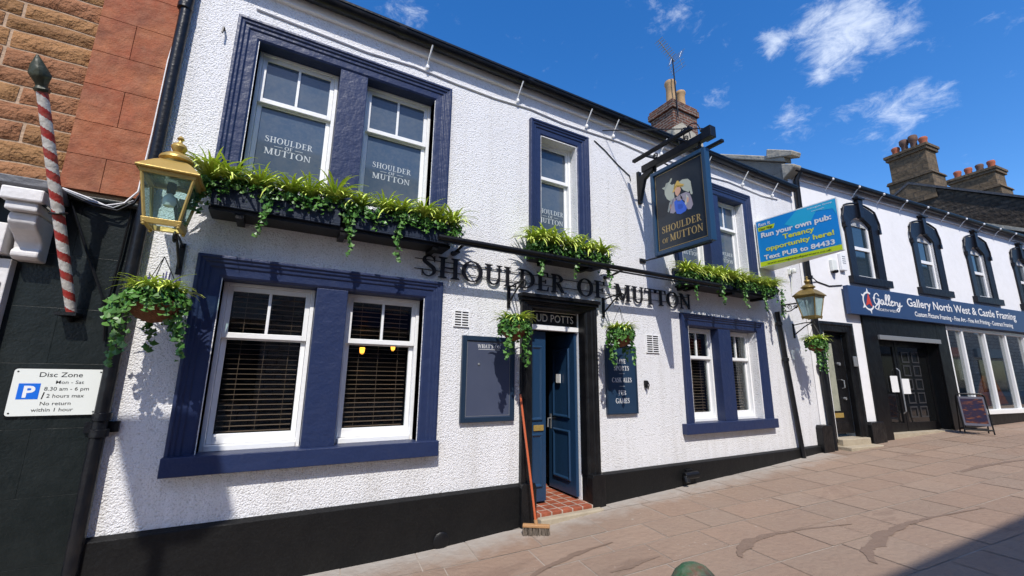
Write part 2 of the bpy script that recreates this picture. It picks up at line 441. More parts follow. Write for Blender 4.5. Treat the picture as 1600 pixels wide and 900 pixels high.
class MB:
    def __init__(s):
        s.v, s.f, s.c = [], [], []

    def add(s, vs, fs, col=None):
        o = len(s.v)
        s.v += [tuple(p) for p in vs]
        s.f += [tuple(i + o for i in q) for q in fs]
        s.c += [col] * len(fs)
        return s

    def box(s, x0, x1, y0, y1, z0, z1, col=None):
        return s.add([(x0, y0, z0), (x1, y0, z0), (x1, y1, z0), (x0, y1, z0), (x0, y0, z1), (x1, y0, z1), (x1, y1, z1), (x0, y1, z1)],
                     [(0, 3, 2, 1), (4, 5, 6, 7), (0, 1, 5, 4), (1, 2, 6, 5), (2, 3, 7, 6), (3, 0, 4, 7)], col)

    def obox(s, o, ax, ay, az, col=None):
        """box from corner o with edge vectors"""
        o, ax, ay, az = map(Vector, (o, ax, ay, az))
        p = [o, o + ax, o + ax + ay, o + ay]
        p += [q + az for q in p]
        return s.add(p, [(0, 3, 2, 1), (4, 5, 6, 7), (0, 1, 5, 4), (1, 2, 6, 5), (2, 3, 7, 6), (3, 0, 4, 7)], col)

    def prism(s, poly, y0, y1, axis='y', col=None):
        n = len(poly)

        def P(a, b, t):
            return (a, t, b) if axis == 'y' else ((t, a, b) if axis == 'x' else (a, b, t))
        vs = [P(a, b, y0) for a, b in poly] + [P(a, b, y1) for a, b in poly]
        fs = [tuple(range(n)), tuple(range(2 * n - 1, n - 1, -1))]
        fs += [(i, i + n, (i + 1) % n + n, (i + 1) % n) for i in range(n)]
        return s.add(vs, fs, col)

    def tube(s, path, r, n=8, cap=True, col=None):
        path = [Vector(p) for p in path]
        rs = r if isinstance(r, (list, tuple)) else [r] * len(path)
        rings = []
        up = None
        for i, p in enumerate(path):
            d = (path[min(i + 1, len(path) - 1)] - path[max(i - 1, 0)]).normalized()
            if up is None:
                up = Vector((0, 0, 1)) if abs(d.z) < 0.9 else Vector((1, 0, 0))
            a = d.cross(up).normalized()
            b = a.cross(d).normalized()
            up = b
            rings.append([p + (a * math.cos(2 * math.pi * k / n) + b * math.sin(2 * math.pi * k / n)) * rs[i] for k in range(n)])
        vs = [q for ring in rings for q in ring]
        fs = []
        for i in range(len(path) - 1):
            for k in range(n):
                k2 = (k + 1) % n
                fs.append((i * n + k, i * n + k2, (i + 1) * n + k2, (i + 1) * n + k))
        if cap:
            fs.append(tuple(range(n - 1, -1, -1)))
            fs.append(tuple((len(path) - 1) * n + k for k in range(n)))
        return s.add(vs, fs, col)

    def lathe(s, prof, c=(0, 0, 0), n=20, col=None, sides=None, rot=0.0):
        """profile of (radius, z); n sides"""
        vs, fs = [], []
        for r, z in prof:
            for k in range(n):
                a = 2 * math.pi * k / n + rot
                vs.append((c[0] + r * math.cos(a), c[1] + r * math.sin(a), c[2] + z))
        for i in range(len(prof) - 1):
            for k in range(n):
                k2 = (k + 1) % n
                fs.append((i * n + k, i * n + k2, (i + 1) * n + k2, (i + 1) * n + k))
        fs.append(tuple(range(n - 1, -1, -1)))
        fs.append(tuple((len(prof) - 1) * n + k for k in range(n)))
        return s.add(vs, fs, col)

    def sweep(s, pts, prof, closed=False, col=None):
        """architrave: for every profile entry the list of (x, y, z) corner points, joined"""
        m = len(pts(*prof[0]))
        vs = []
        for p in prof:
            vs += pts(*p)
        fs = []
        for i in range(len(prof) - 1):
            for k in range(m - 1):
                fs.append((i * m + k, i * m + k + 1, (i + 1) * m + k + 1, (i + 1) * m + k))
        return s.add(vs, fs, col)

    def build(s, name, m, parent=None, local=False, smooth=False, bevel=0.0, recalc=True, segs=2):
        me = bpy.data.meshes.new(name)
        me.from_pydata(s.v, [], s.f)
        if recalc:
            import bmesh
            bm = bmesh.new()
            bm.from_mesh(me)
            bmesh.ops.recalc_face_normals(bm, faces=bm.faces)
            bm.to_mesh(me)
            bm.free()
        if any(c is not None for c in s.c):
            ca = me.color_attributes.new('Col', 'FLOAT_COLOR', 'CORNER')
            buf = []
            for p in me.polygons:
                c = s.c[p.index] or (0.5, 0.5, 0.5)
                buf += [c[0], c[1], c[2], 1.0] * p.loop_total
            ca.data.foreach_set('color', buf)
        for mm in (m if isinstance(m, (list, tuple)) else [m]):
            me.materials.append(mm)
        o = bpy.data.objects.new(name, me)
        COL.objects.link(o)
        if smooth:
            me.polygons.foreach_set('use_smooth', [True] * len(me.polygons))
            try:
                me.set_sharp_from_angle(angle=R(40))
            except Exception:
                pass
        if bevel:
            b = o.modifiers.new('bevel', 'BEVEL')
            b.width = bevel
            b.segments = segs
            b.limit_method = 'ANGLE'
            b.harden_normals = False
        if parent is not None:
            o.parent = parent
            if not local and parent in WM:
                o.matrix_parent_inverse = WM[parent].inverted()
        return o


def thing(name, label, cat, loc=(0, 0, 0), rz=0.0, group=None):
    o = bpy.data.objects.new(name, None)
    COL.objects.link(o)
    o.empty_display_size = 0.1
    o.location = loc
    o.rotation_euler = (0, 0, rz)
    o['label'] = label
    o['category'] = cat
    if group:
        o['group'] = group
    WM[o] = Matrix.Translation(loc) @ Matrix.Rotation(rz, 4, 'Z')
    return o


def tag(o, label, cat, group=None):
    o['label'] = label
    o['category'] = cat
    if group:
        o['group'] = group
    return o


def struct(o):
    o['kind'] = 'structure'
    return o


def copy_thing(root, loc, rz=None, label=None):
    r = root.copy()
    COL.objects.link(r)
    r.location = loc
    if rz is not None:
        r.rotation_euler = (0, 0, rz)
    if label:
        r['label'] = label
    for ch in list(root.children):
        c = ch.copy()
        COL.objects.link(c)
        c.parent = r
        for g in ch.children:
            d = g.copy()
            COL.objects.link(d)
            d.parent = c
    return r


# ------------------------------------------------------------------ lettering
def arc(cx, cy, rx, ry, a0, a1, w, t, n=14):
    out_ = []
    for i in range(n):
        q = []
        for a, inner in ((a0 + (a1 - a0) * i / n, 0), (a0 + (a1 - a0) * (i + 1) / n, 0), (a0 + (a1 - a0) * (i + 1) / n, 1), (a0 + (a1 - a0) * i / n, 1)):
            q.append((cx + (rx - w * inner) * math.cos(R(a)), cy + (ry - t * inner) * math.sin(R(a))))
        out_.append(q)
    return [('strip', out_)]


def rect(x0, x1, y0, y1):
    return [[(x0, y0), (x1, y0), (x1, y1), (x0, y1)]]


def stem(x, w, y0=0.0, y1=1.0, top=True, bot=True, sw=0.085, st=0.045):
    o = rect(x, x + w, y0, y1)
    if bot:
        o += [[(x - sw, y0), (x + w + sw, y0), (x + w + sw, y0 + st), (x + w, y0 + st + 0.04), (x, y0 + st + 0.04), (x - sw, y0 + st)]]
    if top:
        o += [[(x - sw, y1), (x - sw, y1 - st), (x, y1 - st - 0.04), (x + w, y1 - st - 0.04), (x + w + sw, y1 - st), (x + w + sw, y1)]]
    return o


def diag(x0, x1, y0, y1, w):
    return [[(x0, y0), (x0 + w, y0), (x1 + w, y1), (x1, y1)]]


def serif(x0, x1, y0, y1):
    return rect(x0, x1, y0, y1)


WS, TS = 0.15, 0.055


def curve_stroke(pts, ths, n=8):
    P = [Vector((a, b, 0)) for a, b in pts]
    P = [P[0] * 2 - P[1]] + P + [P[-1] * 2 - P[-2]]
    T = [ths[0]] + list(ths) + [ths[-1]]
    c = []
    for i in range(1, len(P) - 2):
        for k in range(n):
            t = k / n
            p = 0.5 * ((2 * P[i]) + (-P[i - 1] + P[i + 1]) * t + (2 * P[i - 1] - 5 * P[i] + 4 * P[i + 1] - P[i + 2]) * t * t + (-P[i - 1] + 3 * P[i] - 3 * P[i + 1] + P[i + 2]) * t ** 3)
            c.append((p, T[i] * (1 - t) + T[i + 1] * t))
    c.append((P[-2], T[-2]))
    L, Rr = [], []
    for i, (p, th) in enumerate(c):
        d = (c[min(i + 1, len(c) - 1)][0] - c[max(i - 1, 0)][0]).normalized()
        nn = Vector((-d.y, d.x, 0))
        L.append(p + nn * th / 2)
        Rr.append(p - nn * th / 2)
    return [('strip', [[(L[i].x, L[i].y), (L[i + 1].x, L[i + 1].y), (Rr[i + 1].x, Rr[i + 1].y), (Rr[i].x, Rr[i].y)] for i in range(len(c) - 1)])]


def glyph(ch):
    w, t = WS, TS
    if ch == 'H': return stem(.1, w) + stem(.58, w) + rect(.25, .58, .48, .48 + t), .83
    if ch == 'I': return stem(.1, w), .35
    if ch == 'L': return stem(.1, w) + rect(.25, .58, 0, t) + [[(.52, t), (.58, t), (.60, .26), (.57, .26)]], .65
    if ch == 'E': return stem(.1, w) + rect(.25, .58, 0, t) + [[(.52, t), (.58, t), (.60, .24), (.57, .24)]] + rect(.25, .56, 1 - t, 1) + [[(.50, 1 - t), (.56, 1 - t), (.57, .78), (.545, .78)]] + rect(.25, .45, .48, .48 + t) + rect(.43, .46, .40, .62), .66
    if ch == 'F': return stem(.1, w) + rect(.25, .56, 1 - t, 1) + [[(.50, 1 - t), (.56, 1 - t), (.57, .76), (.545, .76)]] + rect(.25, .45, .46, .46 + t) + rect(.43, .46, .38, .60), .61
    if ch == 'T': return stem(.27, w, top=False) + rect(.0, .69, 1 - t, 1) + [[(0, 1 - t), (.06, 1 - t), (.015, .76), (-.01, .76)], [(.63, 1 - t), (.69, 1 - t), (.70, .76), (.675, .76)]], .70
    if ch == 'O': return arc(.42, .5, .41, .52, 0, 360, .155, t, 32), .85
    if ch == 'D': return stem(.1, w) + arc(.26, .5, .52, .5, -90, 90, .16, t, 20) + rect(.22, .28, 0, t) + rect(.22, .28, 1 - t, 1), .83
    if ch == 'U': return stem(.09, w, .3, 1, bot=False) + stem(.58, .07, .3, 1, bot=False) + arc(.37, .32, .28, .34, 180, 360, .11, .07, 18), .76
    if ch == 'S': return curve_stroke([(.47, .76), (.41, .91), (.27, .975), (.12, .89), (.11, .70), (.28, .55), (.44, .40), (.46, .19), (.30, .025), (.13, .07), (.04, .26)], [.03, .05, .06, .10, .14, .16, .15, .11, .06, .05, .03]) + rect(.455, .485, .70, .98) + rect(.025, .055, .02, .32), .56
    if ch == 'R': return stem(.1, w) + arc(.27, .755, .33, .245, -90, 90, .14, t, 14) + rect(.22, .29, 1 - t, 1) + rect(.22, .29, .51, .51 + t) + [[(.30, .50), (.44, .52), (.66, .045), (.78, .045), (.78, 0), (.56, 0)]], .76
    if ch == 'P': return stem(.1, w) + arc(.27, .74, .33, .26, -90, 90, .14, t, 14) + rect(.22, .29, 1 - t, 1) + rect(.22, .29, .48, .48 + t), .64
    if ch == 'B': return stem(.1, w) + arc(.27, .755, .29, .245, -90, 90, .13, t, 12) + arc(.27, .265, .35, .265, -90, 90, .15, t, 12) + rect(.22, .29, 1 - t, 1) + rect(.22, .29, 0, t), .68
    if ch == 'M': return stem(.09, .065, top=False) + [[(.02, 1), (.22, 1), (.53, .0), (.44, .0)]] + [[(.44, 0), (.52, 0), (.80, 1), (.73, 1)]] + stem(.72, w) + rect(-.02, .1, .955, 1), .98
    if ch == 'N': return stem(.09, .065, top=False) + [[(.0, 1), (.2, 1), (.70, 0), (.63, 0)]] + stem(.635, .065, bot=False), .82
    if ch == 'A': return [[(.05, 0), (.115, 0), (.40, 1), (.36, 1)], [(.53, 0), (.71, 0), (.42, 1), (.34, 1)]] + rect(.19, .56, .3, .3 + t) + serif(-.03, .2, 0, .045) + serif(.46, .8, 0, .045), .78
    if ch == 'V': return [[(.06, 1), (.23, 1), (.45, 0), (.38, 0)], [(.66, 1), (.72, 1), (.45, 0), (.39, 0)]] + serif(-.01, .3, .955, 1) + serif(.58, .79, .955, 1), .78
    if ch == 'W': return [[(.04, 1), (.20, 1), (.38, 0), (.31, 0)], [(.54, 1), (.60, 1), (.38, 0), (.32, 0)], [(.46, 1), (.62, 1), (.80, 0), (.73, 0)], [(1.0, 1), (1.06, 1), (.80, 0), (.74, 0)]] + serif(-.02, .28, .955, 1) + serif(.92, 1.12, .955, 1), 1.12
    if ch == 'K': return stem(.1, w) + [[(.26, .42), (.33, .42), (.68, 1), (.60, 1)], [(.32, .52), (.46, .58), (.74, 0), (.57, 0)]] + serif(.52, .74, .955, 1) + serif(.5, .8, 0, .045), .8
    if ch == 'C': return arc(.42, .5, .41, .52, 40, 320, .15, t, 26) + rect(.70, .735, .70, .98) + rect(.71, .74, .08, .26), .78
    if ch == 'G': return arc(.42, .5, .41, .52, 40, 320, .15, t, 26) + rect(.70, .735, .70, .98) + stem(.62, .13, .06, .44, bot=False), .84
    if ch == "'": return [[(.04, 1), (.14, 1), (.10, .72), (.07, .72)]], .2
    if ch == '-': return rect(.0, .9, .46, .46 + t), .9
    return [], .36


def text_polys(txt, gap=0.07):
    x, res = 0.0, []
    for ch in txt:
        ps, adv = glyph(ch)
        for p in ps:
            if isinstance(p, tuple):
                res.append(('strip', [[(a + x, b) for a, b in q] for q in p[1]]))
            else:
                res.append([(a + x, b) for a, b in p])
        x += adv + gap
    return res, x - gap


def put_polys(mb, polys, o, r, u, n, h, width=None, total=None, depth=0.004, col=None, step=0.00025):
    """lay glyph polygons on a plane; o = lower-left corner; each piece a hair prouder than the last"""
    o, r, u, n = Vector(o), Vector(r), Vector(u), Vector(n)
    sx = (width / total) if width else h
    for k, p in enumerate(polys):
        d = depth + step * (k % 7)
        for q in (p[1] if isinstance(p, tuple) else [p]):
            b = [o + r * (a * sx) + u * (c * h) for a, c in q]
            m = len(b)
            vs = b + [x + n * d for x in b]
            fs = [tuple(range(m, 2 * m))] + [(i, (i + 1) % m, (i + 1) % m + m, i + m) for i in range(m)]
            mb.add(vs, fs, col)


def serif_line(mb, txt, o, r, u, n, h, width, depth=0.004, gap=0.07, center=False):
    p, tot = text_polys(txt, gap)
    o = Vector(o)
    if center:
        o = o - Vector(r) * (width / 2)
    put_polys(mb, p, o, r, u, n, h, width, tot, depth)


def sans_line(mb, txt, o, r, u, n, h, width=None, depth=0.003, bold=0.0, center=False, shear=0.0):
    """built-in font laid on a plane; h = cap height"""
    cu = bpy.data.curves.new('tmp', 'FONT')
    cu.body = txt
    cu.offset = bold
    cu.shear = shear
    cu.resolution_u = 3
    ob = bpy.data.objects.new('tmp', cu)
    COL.objects.link(ob)
    dg = bpy.context.evaluated_depsgraph_get()
    me = bpy.data.meshes.new_from_object(ob.evaluated_get(dg))
    vs = [v.co.copy() for v in me.vertices]
    fs = [tuple(p.vertices) for p in me.polygons]
    bpy.data.objects.remove(ob)
    bpy.data.curves.remove(cu)
    bpy.data.meshes.remove(me)
    if not vs:
        return
    x0 = min(v.x for v in vs)
    x1 = max(v.x for v in vs)
    cap = 0.73
    sy = h / cap
    sx = (width / (x1 - x0)) if width else sy
    o, r, u, n = Vector(o), Vector(r), Vector(u), Vector(n)
    if center:
        o = o - r * ((x1 - x0) * sx / 2)
    mb.add([o + r * ((v.x - x0) * sx) + u * (v.y * sy) + n * depth for v in vs], fs)


X, Y, Z = Vector((1, 0, 0)), Vector((0, 1, 0)), Vector((0, 0, 1))


def wall_cells(mb, x0, x1, z0, z1, y0, y1, holes):
    xs = sorted({x0, x1} | {h[0] for h in holes} | {h[1] for h in holes})
    zs = sorted({z0, z1} | {h[2] for h in holes} | {h[3] for h in holes})
    xs = [a for a in xs if x0 <= a <= x1]
    zs = [a for a in zs if z0 <= a <= z1]

    def hole(a, b):
        return any(h[0] < a < h[1] and h[2] < b < h[3] for h in holes)
    for i in range(len(xs) - 1):
        for j in range(len(zs) - 1):
            a, b, c, d = xs[i], xs[i + 1], zs[j], zs[j + 1]
            if hole((a + b) / 2, (c + d) / 2):
                continue
            mb.add([(a, y0, c), (b, y0, c), (b, y0, d), (a, y0, d)], [(0, 1, 2, 3)])
            mb.add([(a, y1, c), (b, y1, c), (b, y1, d), (a, y1, d)], [(3, 2, 1, 0)])
    for a, b, c, d in holes + [(x0, x1, z0, z1)]:
        c, d = max(c, z0), min(d, z1)
        mb.add([(a, y0, c), (a, y1, c), (a, y1, d), (a, y0, d)], [(0, 1, 2, 3)])
        mb.add([(b, y0, c), (b, y1, c), (b, y1, d), (b, y0, d)], [(0, 1, 2, 3)])
        mb.add([(a, y0, d), (a, y1, d), (b, y1, d), (b, y0, d)], [(0, 1, 2, 3)])
        mb.add([(a, y0, c), (a, y1, c), (b, y1, c), (b, y0, c)], [(0, 1, 2, 3)])


# ------------------------------------------------------------------ ground
HP = [(-400, -3), (-60, -1.2), (-6, -0.14), (-1, -0.07), (0.33, -0.05), (1.13, -0.047), (1.8, -0.03), (2.54, 0.01), (3.92, 0.10), (5.84, 0.18), (7.5, 0.25),
      (9.3, 0.345), (11.5, 0.45), (14.1, 0.555), (17.7, 0.655), (25, 0.85), (60, 1.5), (400, 3)]


def gz(x):
    for (a, b), (c, d) in zip(HP, HP[1:]):
        if a <= x <= c:
            return b + (d - b) * (x - a) / (c - a)
    return HP[-1][1]


b = MB()
gx = [-400, -60, -6, -1, .33, 1.13, 1.8, 2.54, 3.92, 5.84, 7.5, 9.3, 11.5, 14.1, 17.7, 25, 60, 400]
for i in range(len(gx) - 1):
    p, q = gx[i], gx[i + 1]
    b.add([(p, -400, gz(p) - .004), (q, -400, gz(q) - .004), (q, 400, gz(q) - .004), (p, 400, gz(p) - .004)], [(0, 1, 2, 3)])
m = mat("pale_joint_mortar", (0.40, 0.34, 0.285), 0.95, 0.1, var=[(1.3, 0.8, (0.20, 0.155, 0.125)), (20, 0.3, (0.46, 0.41, 0.35))])
struct(b.build('ground', m))


def slab_mat():
    m = bpy.data.materials.new("red_sandstone_paving")
    m.use_nodes = True
    t = m.node_tree
    bs = t.nodes['Principled BSDF']
    bs.inputs['Specular IOR Level'].default_value = 0.25
    tcn = nd(t, 'ShaderNodeTexCoord')
    at = nd(t, 'ShaderNodeVertexColor', layer_name='Col')
    cur = at.outputs['Color']

    def layer(scale, lo, hi, amt, c2, stretch=None, mode='MIX', det=7, dist=0.0):
        nonlocal cur
        n = nd(t, 'ShaderNodeTexNoise')
        n.inputs['Scale'].default_value = scale
        n.inputs['Detail'].default_value = det
        n.inputs['Roughness'].default_value = 0.65
        n.inputs['Distortion'].default_value = dist
        src = tcn.outputs['Object']
        if stretch:
            mp_ = nd(t, 'ShaderNodeMapping')
            mp_.inputs['Scale'].default_value = stretch[0]
            mp_.inputs['Rotation'].default_value = (0, 0, stretch[1])
            mp_.inputs['Location'].default_value = stretch[2]
            t.links.new(src, mp_.inputs['Vector'])
            src = mp_.outputs[0]
        t.links.new(src, n.inputs['Vector'])
        r = nd(t, 'ShaderNodeMapRange')
        r.inputs['From Min'].default_value = lo
        r.inputs['From Max'].default_value = hi
        r.inputs['To Max'].default_value = amt
        t.links.new(n.outputs['Fac'], r.inputs['Value'])
        x = nd(t, 'ShaderNodeMixRGB', blend_type=mode)
        t.links.new(r.outputs[0], x.inputs['Fac'])
        t.links.new(cur, x.inputs['Color1'])
        x.inputs['Color2'].default_value = (*c2, 1)
        cur = x.outputs[0]
        return r.outputs[0]
    layer(0.9, 0.4, 0.75, 0.55, (0.25, 0.19, 0.148))
    layer(5, 0.45, 0.8, 0.3, (0.20, 0.125, 0.095))
    layer(28, 0.70, 0.74, 0.7, (0.48, 0.43, 0.38), None, 'MIX', 3)
    layer(60, 0.5, 0.8, 0.35, (0.30, 0.225, 0.175))
    layer(1.3, 0.60, 0.66, 0.30, (0.45, 0.40, 0.40), ((0.45, 1.5, 1), 0.35, (3, 1, 0)), 'MULTIPLY', 8, 0.5)
    layer(7, 0.70, 0.73, 0.6, (0.42, 0.37, 0.31), None, 'MIX', 4)
    # dusty strip of old mortar and whitewash along the foot of the front wall
    sx = nd(t, 'ShaderNodeSeparateXYZ')
    t.links.new(tcn.outputs['Object'], sx.inputs[0])
    nw = nd(t, 'ShaderNodeTexNoise')
    nw.inputs['Scale'].default_value = 6
    nw.inputs['Detail'].default_value = 5
    t.links.new(tcn.outputs['Object'], nw.inputs['Vector'])
    ad = nd(t, 'ShaderNodeMath', operation='MULTIPLY_ADD')
    ad.inputs[1].default_value = 0.5
    t.links.new(nw.outputs['Fac'], ad.inputs[0])
    t.links.new(sx.outputs[1], ad.inputs[2])
    r = nd(t, 'ShaderNodeMapRange')
    r.inputs['From Min'].default_value = -0.25
    r.inputs['From Max'].default_value = 0.17
    r.inputs['To Max'].default_value = 0.8
    t.links.new(ad.outputs[0], r.inputs['Value'])
    gt = nd(t, 'ShaderNodeMath', operation='LESS_THAN')
    gt.inputs[1].default_value = 9.2
    t.links.new(sx.outputs[0], gt.inputs[0])
    mu = nd(t, 'ShaderNodeMath', operation='MULTIPLY')
    t.links.new(r.outputs[0], mu.inputs[0])
    t.links.new(gt.outputs[0], mu.inputs[1])
    x = nd(t, 'ShaderNodeMixRGB')
    x.inputs['Color2'].default_value = (0.40, 0.37, 0.33, 1)
    t.links.new(mu.outputs[0], x.inputs['Fac'])
    t.links.new(cur, x.inputs['Color1'])
    t.links.new(x.outputs[0], bs.inputs['Base Color'])
    bs.inputs['Roughness'].default_value = 0.75
    n = nd(t, 'ShaderNodeTexNoise')
    n.inputs['Scale'].default_value = 18
    n.inputs['Detail'].default_value = 8
    t.links.new(tcn.outputs['Object'], n.inputs['Vector'])
    bn = nd(t, 'ShaderNodeBump')
    bn.inputs['Distance'].default_value = 0.012
    t.links.new(n.outputs['Fac'], bn.inputs['Height'])
    t.links.new(bn.outputs[0], bs.inputs['Normal'])
    return m


b = MB()
ca, sa = math.cos(R(-7)), math.sin(R(-7))
vv = 1.2
rr = random.Random(3)
while vv > -13.0:
    dv = rr.choice((0.42, 0.48, 0.54, 0.6))
    uu = -8.0 + rr.random()
    while uu < 34:
        du = rr.uniform(0.5, 0.95)
        g = 0.004 + rr.random() * 0.004
        cs = []
        for (s_, t_) in ((uu + g, vv - dv + g), (uu + du - g, vv - dv + g), (uu + du - g, vv - g), (uu + g, vv - g)):
            x, y = s_ * ca - t_ * sa, s_ * sa + t_ * ca
            cs.append((x, y))
        if -7 < cs[0][0] < 32:
            k = rr.uniform(0.92, 1.08)
            w = rr.random()
            c = (0.288 * k, (0.196 + 0.014 * w) * k, (0.140 + 0.016 * w) * k)
            dz = rr.uniform(-0.0015, 0.0015)
            # split long slabs so that they follow the fall of the street
            nseg = 3
            for i in range(nseg):
                f0, f1 = i / nseg, (i + 1) / nseg
                p = [(cs[0][0] + (cs[1][0] - cs[0][0]) * f, cs[0][1] + (cs[1][1] - cs[0][1]) * f) for f in (f0, f1)]
                q = [(cs[3][0] + (cs[2][0] - cs[3][0]) * f, cs[3][1] + (cs[2][1] - cs[3][1]) * f) for f in (f1, f0)]
                b.add([(x, y, gz(x) + dz) for x, y in p + q], [(0, 1, 2, 3)], c)
        uu += du
    vv -= dv
struct(b.build('pavement', slab_mat()))

# dried water stains swept across the flags
M_STAIN = mat("damp_stain", (0.198, 0.136, 0.099), 0.6, 0.3, bump=(18, 0.01, 6), var=[(7, 0.9, (0.215, 0.150, 0.112)), (30, 0.6, (0.205, 0.145, 0.11))])
rg = random.Random(44)
for path, ws in (([(3.87, -1.83), (4.05, -1.72), (4.25, -1.69), (4.61, -1.70), (4.99, -1.79), (5.62, -2.01)], (.04, .085, .08, .05, .035, .01)),
                 ([(4.70, -2.50), (5.0, -2.36), (5.36, -2.31), (5.98, -2.29), (6.43, -2.35), (7.44, -2.58)], (.05, .09, .085, .06, .035, .01)),
                 ([(1.99, -1.12), (2.31, -1.0), (2.76, -.93), (3.2, -.94)], (.02, .05, .05, .01)),
                 ([(2.74, -1.39), (2.95, -1.40), (3.12, -1.40), (3.32, -1.42)], (.02, .07, .05, .01)),
                 ([(9.2, -1.9), (9.8, -1.95), (10.6, -2.1), (11.2, -2.3)], (.03, .08, .05, .01))):
    up_, dn_ = [], []
    for (p, q, wa, wb) in zip(path, path[1:], ws, ws[1:]):
        for k in range(14):
            f = k / 14
            x, y = p[0] + (q[0] - p[0]) * f, p[1] + (q[1] - p[1]) * f
            w_ = wa + (wb - wa) * f
            up_.append((x, y + w_ * (.35 + .9 * abs(mnoise.noise(Vector((x * 5, y * 5, 1)))) + .5 * rg.random() * abs(mnoise.noise(Vector((x * 20, 0, 3)))))))
            dn_.append((x, y - w_ * (.35 + .9 * abs(mnoise.noise(Vector((x * 5, y * 5, 7)))) + .5 * rg.random() * abs(mnoise.noise(Vector((x * 20, 0, 9)))))))
    b = MB()
    for i in range(len(up_) - 1):
        b.add([(x, y, gz(x) + .0045) for x, y in (dn_[i], dn_[i + 1], up_[i + 1], up_[i])], [(0, 1, 2, 3)])
    struct(b.build('water_stain', M_STAIN))

# ------------------------------------------------------------------ pub
PUB = thing('pub_building', 'white roughcast two-storey pub with navy window surrounds and black plinth', 'pub', (4.1, 0.3, 0.1))
H_LL = (-.48, 1.385, 1.0, 2.51)
H_LR = (5.74, 7.53, 1.0, 2.51)
H_UL = (-.48, 1.385, 3.4, 4.99)
H_UM = (2.94, 3.55, 3.4, 4.98)
H_UR = (5.74, 7.53, 3.4, 4.97)
H_D = (2.80, 3.70, -0.2, 2.55)
b = MB()
wall_cells(b, -1.10, 9.33, -0.3, 5.72, 0.0, 0.30, [H_LL, H_LR, H_UL, H_UM, H_UR, H_D])
b.build('wall', M_WALL, PUB, recalc=False)
# plinth with a weathered top edge, two runs either side of the door
for xa, xb in ((-1.06, 2.66), (3.78, 9.16)):
    b = MB()
    b.prism([(0.02, 0.475), (-0.055, 0.445), (-0.06, -0.3), (0.02, -0.3)], xa, xb, 'x')
    b.build('plinth', M_PLINTH, PUB, bevel=0.006)
b = MB()
b.add([(-1.1, -0.1, 5.70), (9.33, -0.1, 5.70), (9.33, 2.85, 7.55), (-1.1, 2.85, 7.55), (9.33, 5.8, 5.7), (-1.1, 5.8, 5.7)], [(0, 1, 2, 3), (3, 2, 4, 5)])
b.box(-1.1, 9.33, -0.1, 5.8, 5.66, 5.695)
b.build('roof', M_SLATE, PUB)
b = MB()
b.box(-1.1, 9.33, -0.045, 0.0, 5.52, 5.66)
b.build('eaves_board', M_SMOOTHWHITE, PUB)


def gutter_profile(x0, x1, y, z, r):
    g = MB()
    n = 10
    vs, fs = [], []
    for x in (x0, x1):
        for rad in (r, r - .008):
            for k in range(n + 1):
                a = math.pi + math.pi * k / n
                vs.append((x, y + rad * math.cos(a), z + rad * math.sin(a)))
    m_ = n + 1
    for k in range(n):
        fs += [(k, k + 1, 2 * m_ + k + 1, 2 * m_ + k), (m_ + k, 3 * m_ + k, 3 * m_ + k + 1, m_ + k + 1)]
        fs += [(k, m_ + k, m_ + k + 1, k + 1), (2 * m_ + k, 2 * m_ + k + 1, 3 * m_ + k + 1, 3 * m_ + k)]
    fs += [(0, 2 * m_, 3 * m_, m_), (n, m_ + n, 3 * m_ + n, 2 * m_ + n)]
    g.add(vs, fs)
    return g


g = gutter_profile(-1.12, 9.30, -0.115, 5.655, 0.075)
for x in (0.9, 2.65, 4.4, 6.15, 7.9):
    for k in range(10):
        a0, a1 = math.pi + math.pi * k / 10, math.pi + math.pi * (k + 1) / 10
        g.add([(x + dx, -0.115 + 0.083 * math.cos(a), 5.655 + 0.083 * math.sin(a)) for dx, a in ((-.04, a0), (-.04, a1), (.04, a1), (.04, a0))], [(0, 1, 2, 3)])
g.box(-1.12, 9.30, -0.20, -0.03, 5.66, 5.685)
g.build('gutter', M_PIPE, PUB, smooth=True)
for x in (1.27, 2.55, 3.75, 4.28, 5.35, 6.5, 7.6, 8.6):
    b = MB()
    b.tube([(x, -0.16, 5.60), (x - .01, -0.10, 5.50), (x - .015, -0.03, 5.40), (x - .015, 0.01, 5.37)], 0.011, 6)
    b.lathe([(.004, -.03), (.02, -.02), (.026, 0), (.02, .02), (.004, .03)], (x - .015, -0.04, 5.37), 10)
    b.build('festoon_hook', M_WHITE, PUB, smooth=True)

# down-pipes
b = MB()
pth = [(-1.075, -0.06, 5.6), (-1.085, -0.065, 4.4), (-1.09, -0.065, 3.0), (-1.095, -0.065, 1.3), (-1.09, -0.07, -0.1)]
b.tube(pth, 0.048, 12)
for z in (5.0, 3.2, 1.30, 1.18):
    b.lathe([(.05, 0), (.06, .005), (.06, .055), (.05, .06)], (-1.09, -0.065, z), 14)
b.box(-1.19, -0.99, -0.03, -0.002, 1.21, 1.29)
b.build('downpipe', M_PIPE, PUB, smooth=True)
b = MB()
b.tube([(8.20, -0.06, 2.92), (8.30, -0.06, 2.05), (8.48, -0.075, 0.25)], 0.042, 12)
for x, z in ((8.215, 2.66), (8.30, 2.0)):
    b.lathe([(.043, 0), (.058, .005), (.058, .06), (.043, .065)], (x, -0.06, z), 14)
b.build('downpipe', M_PIPE, PUB, smooth=True)

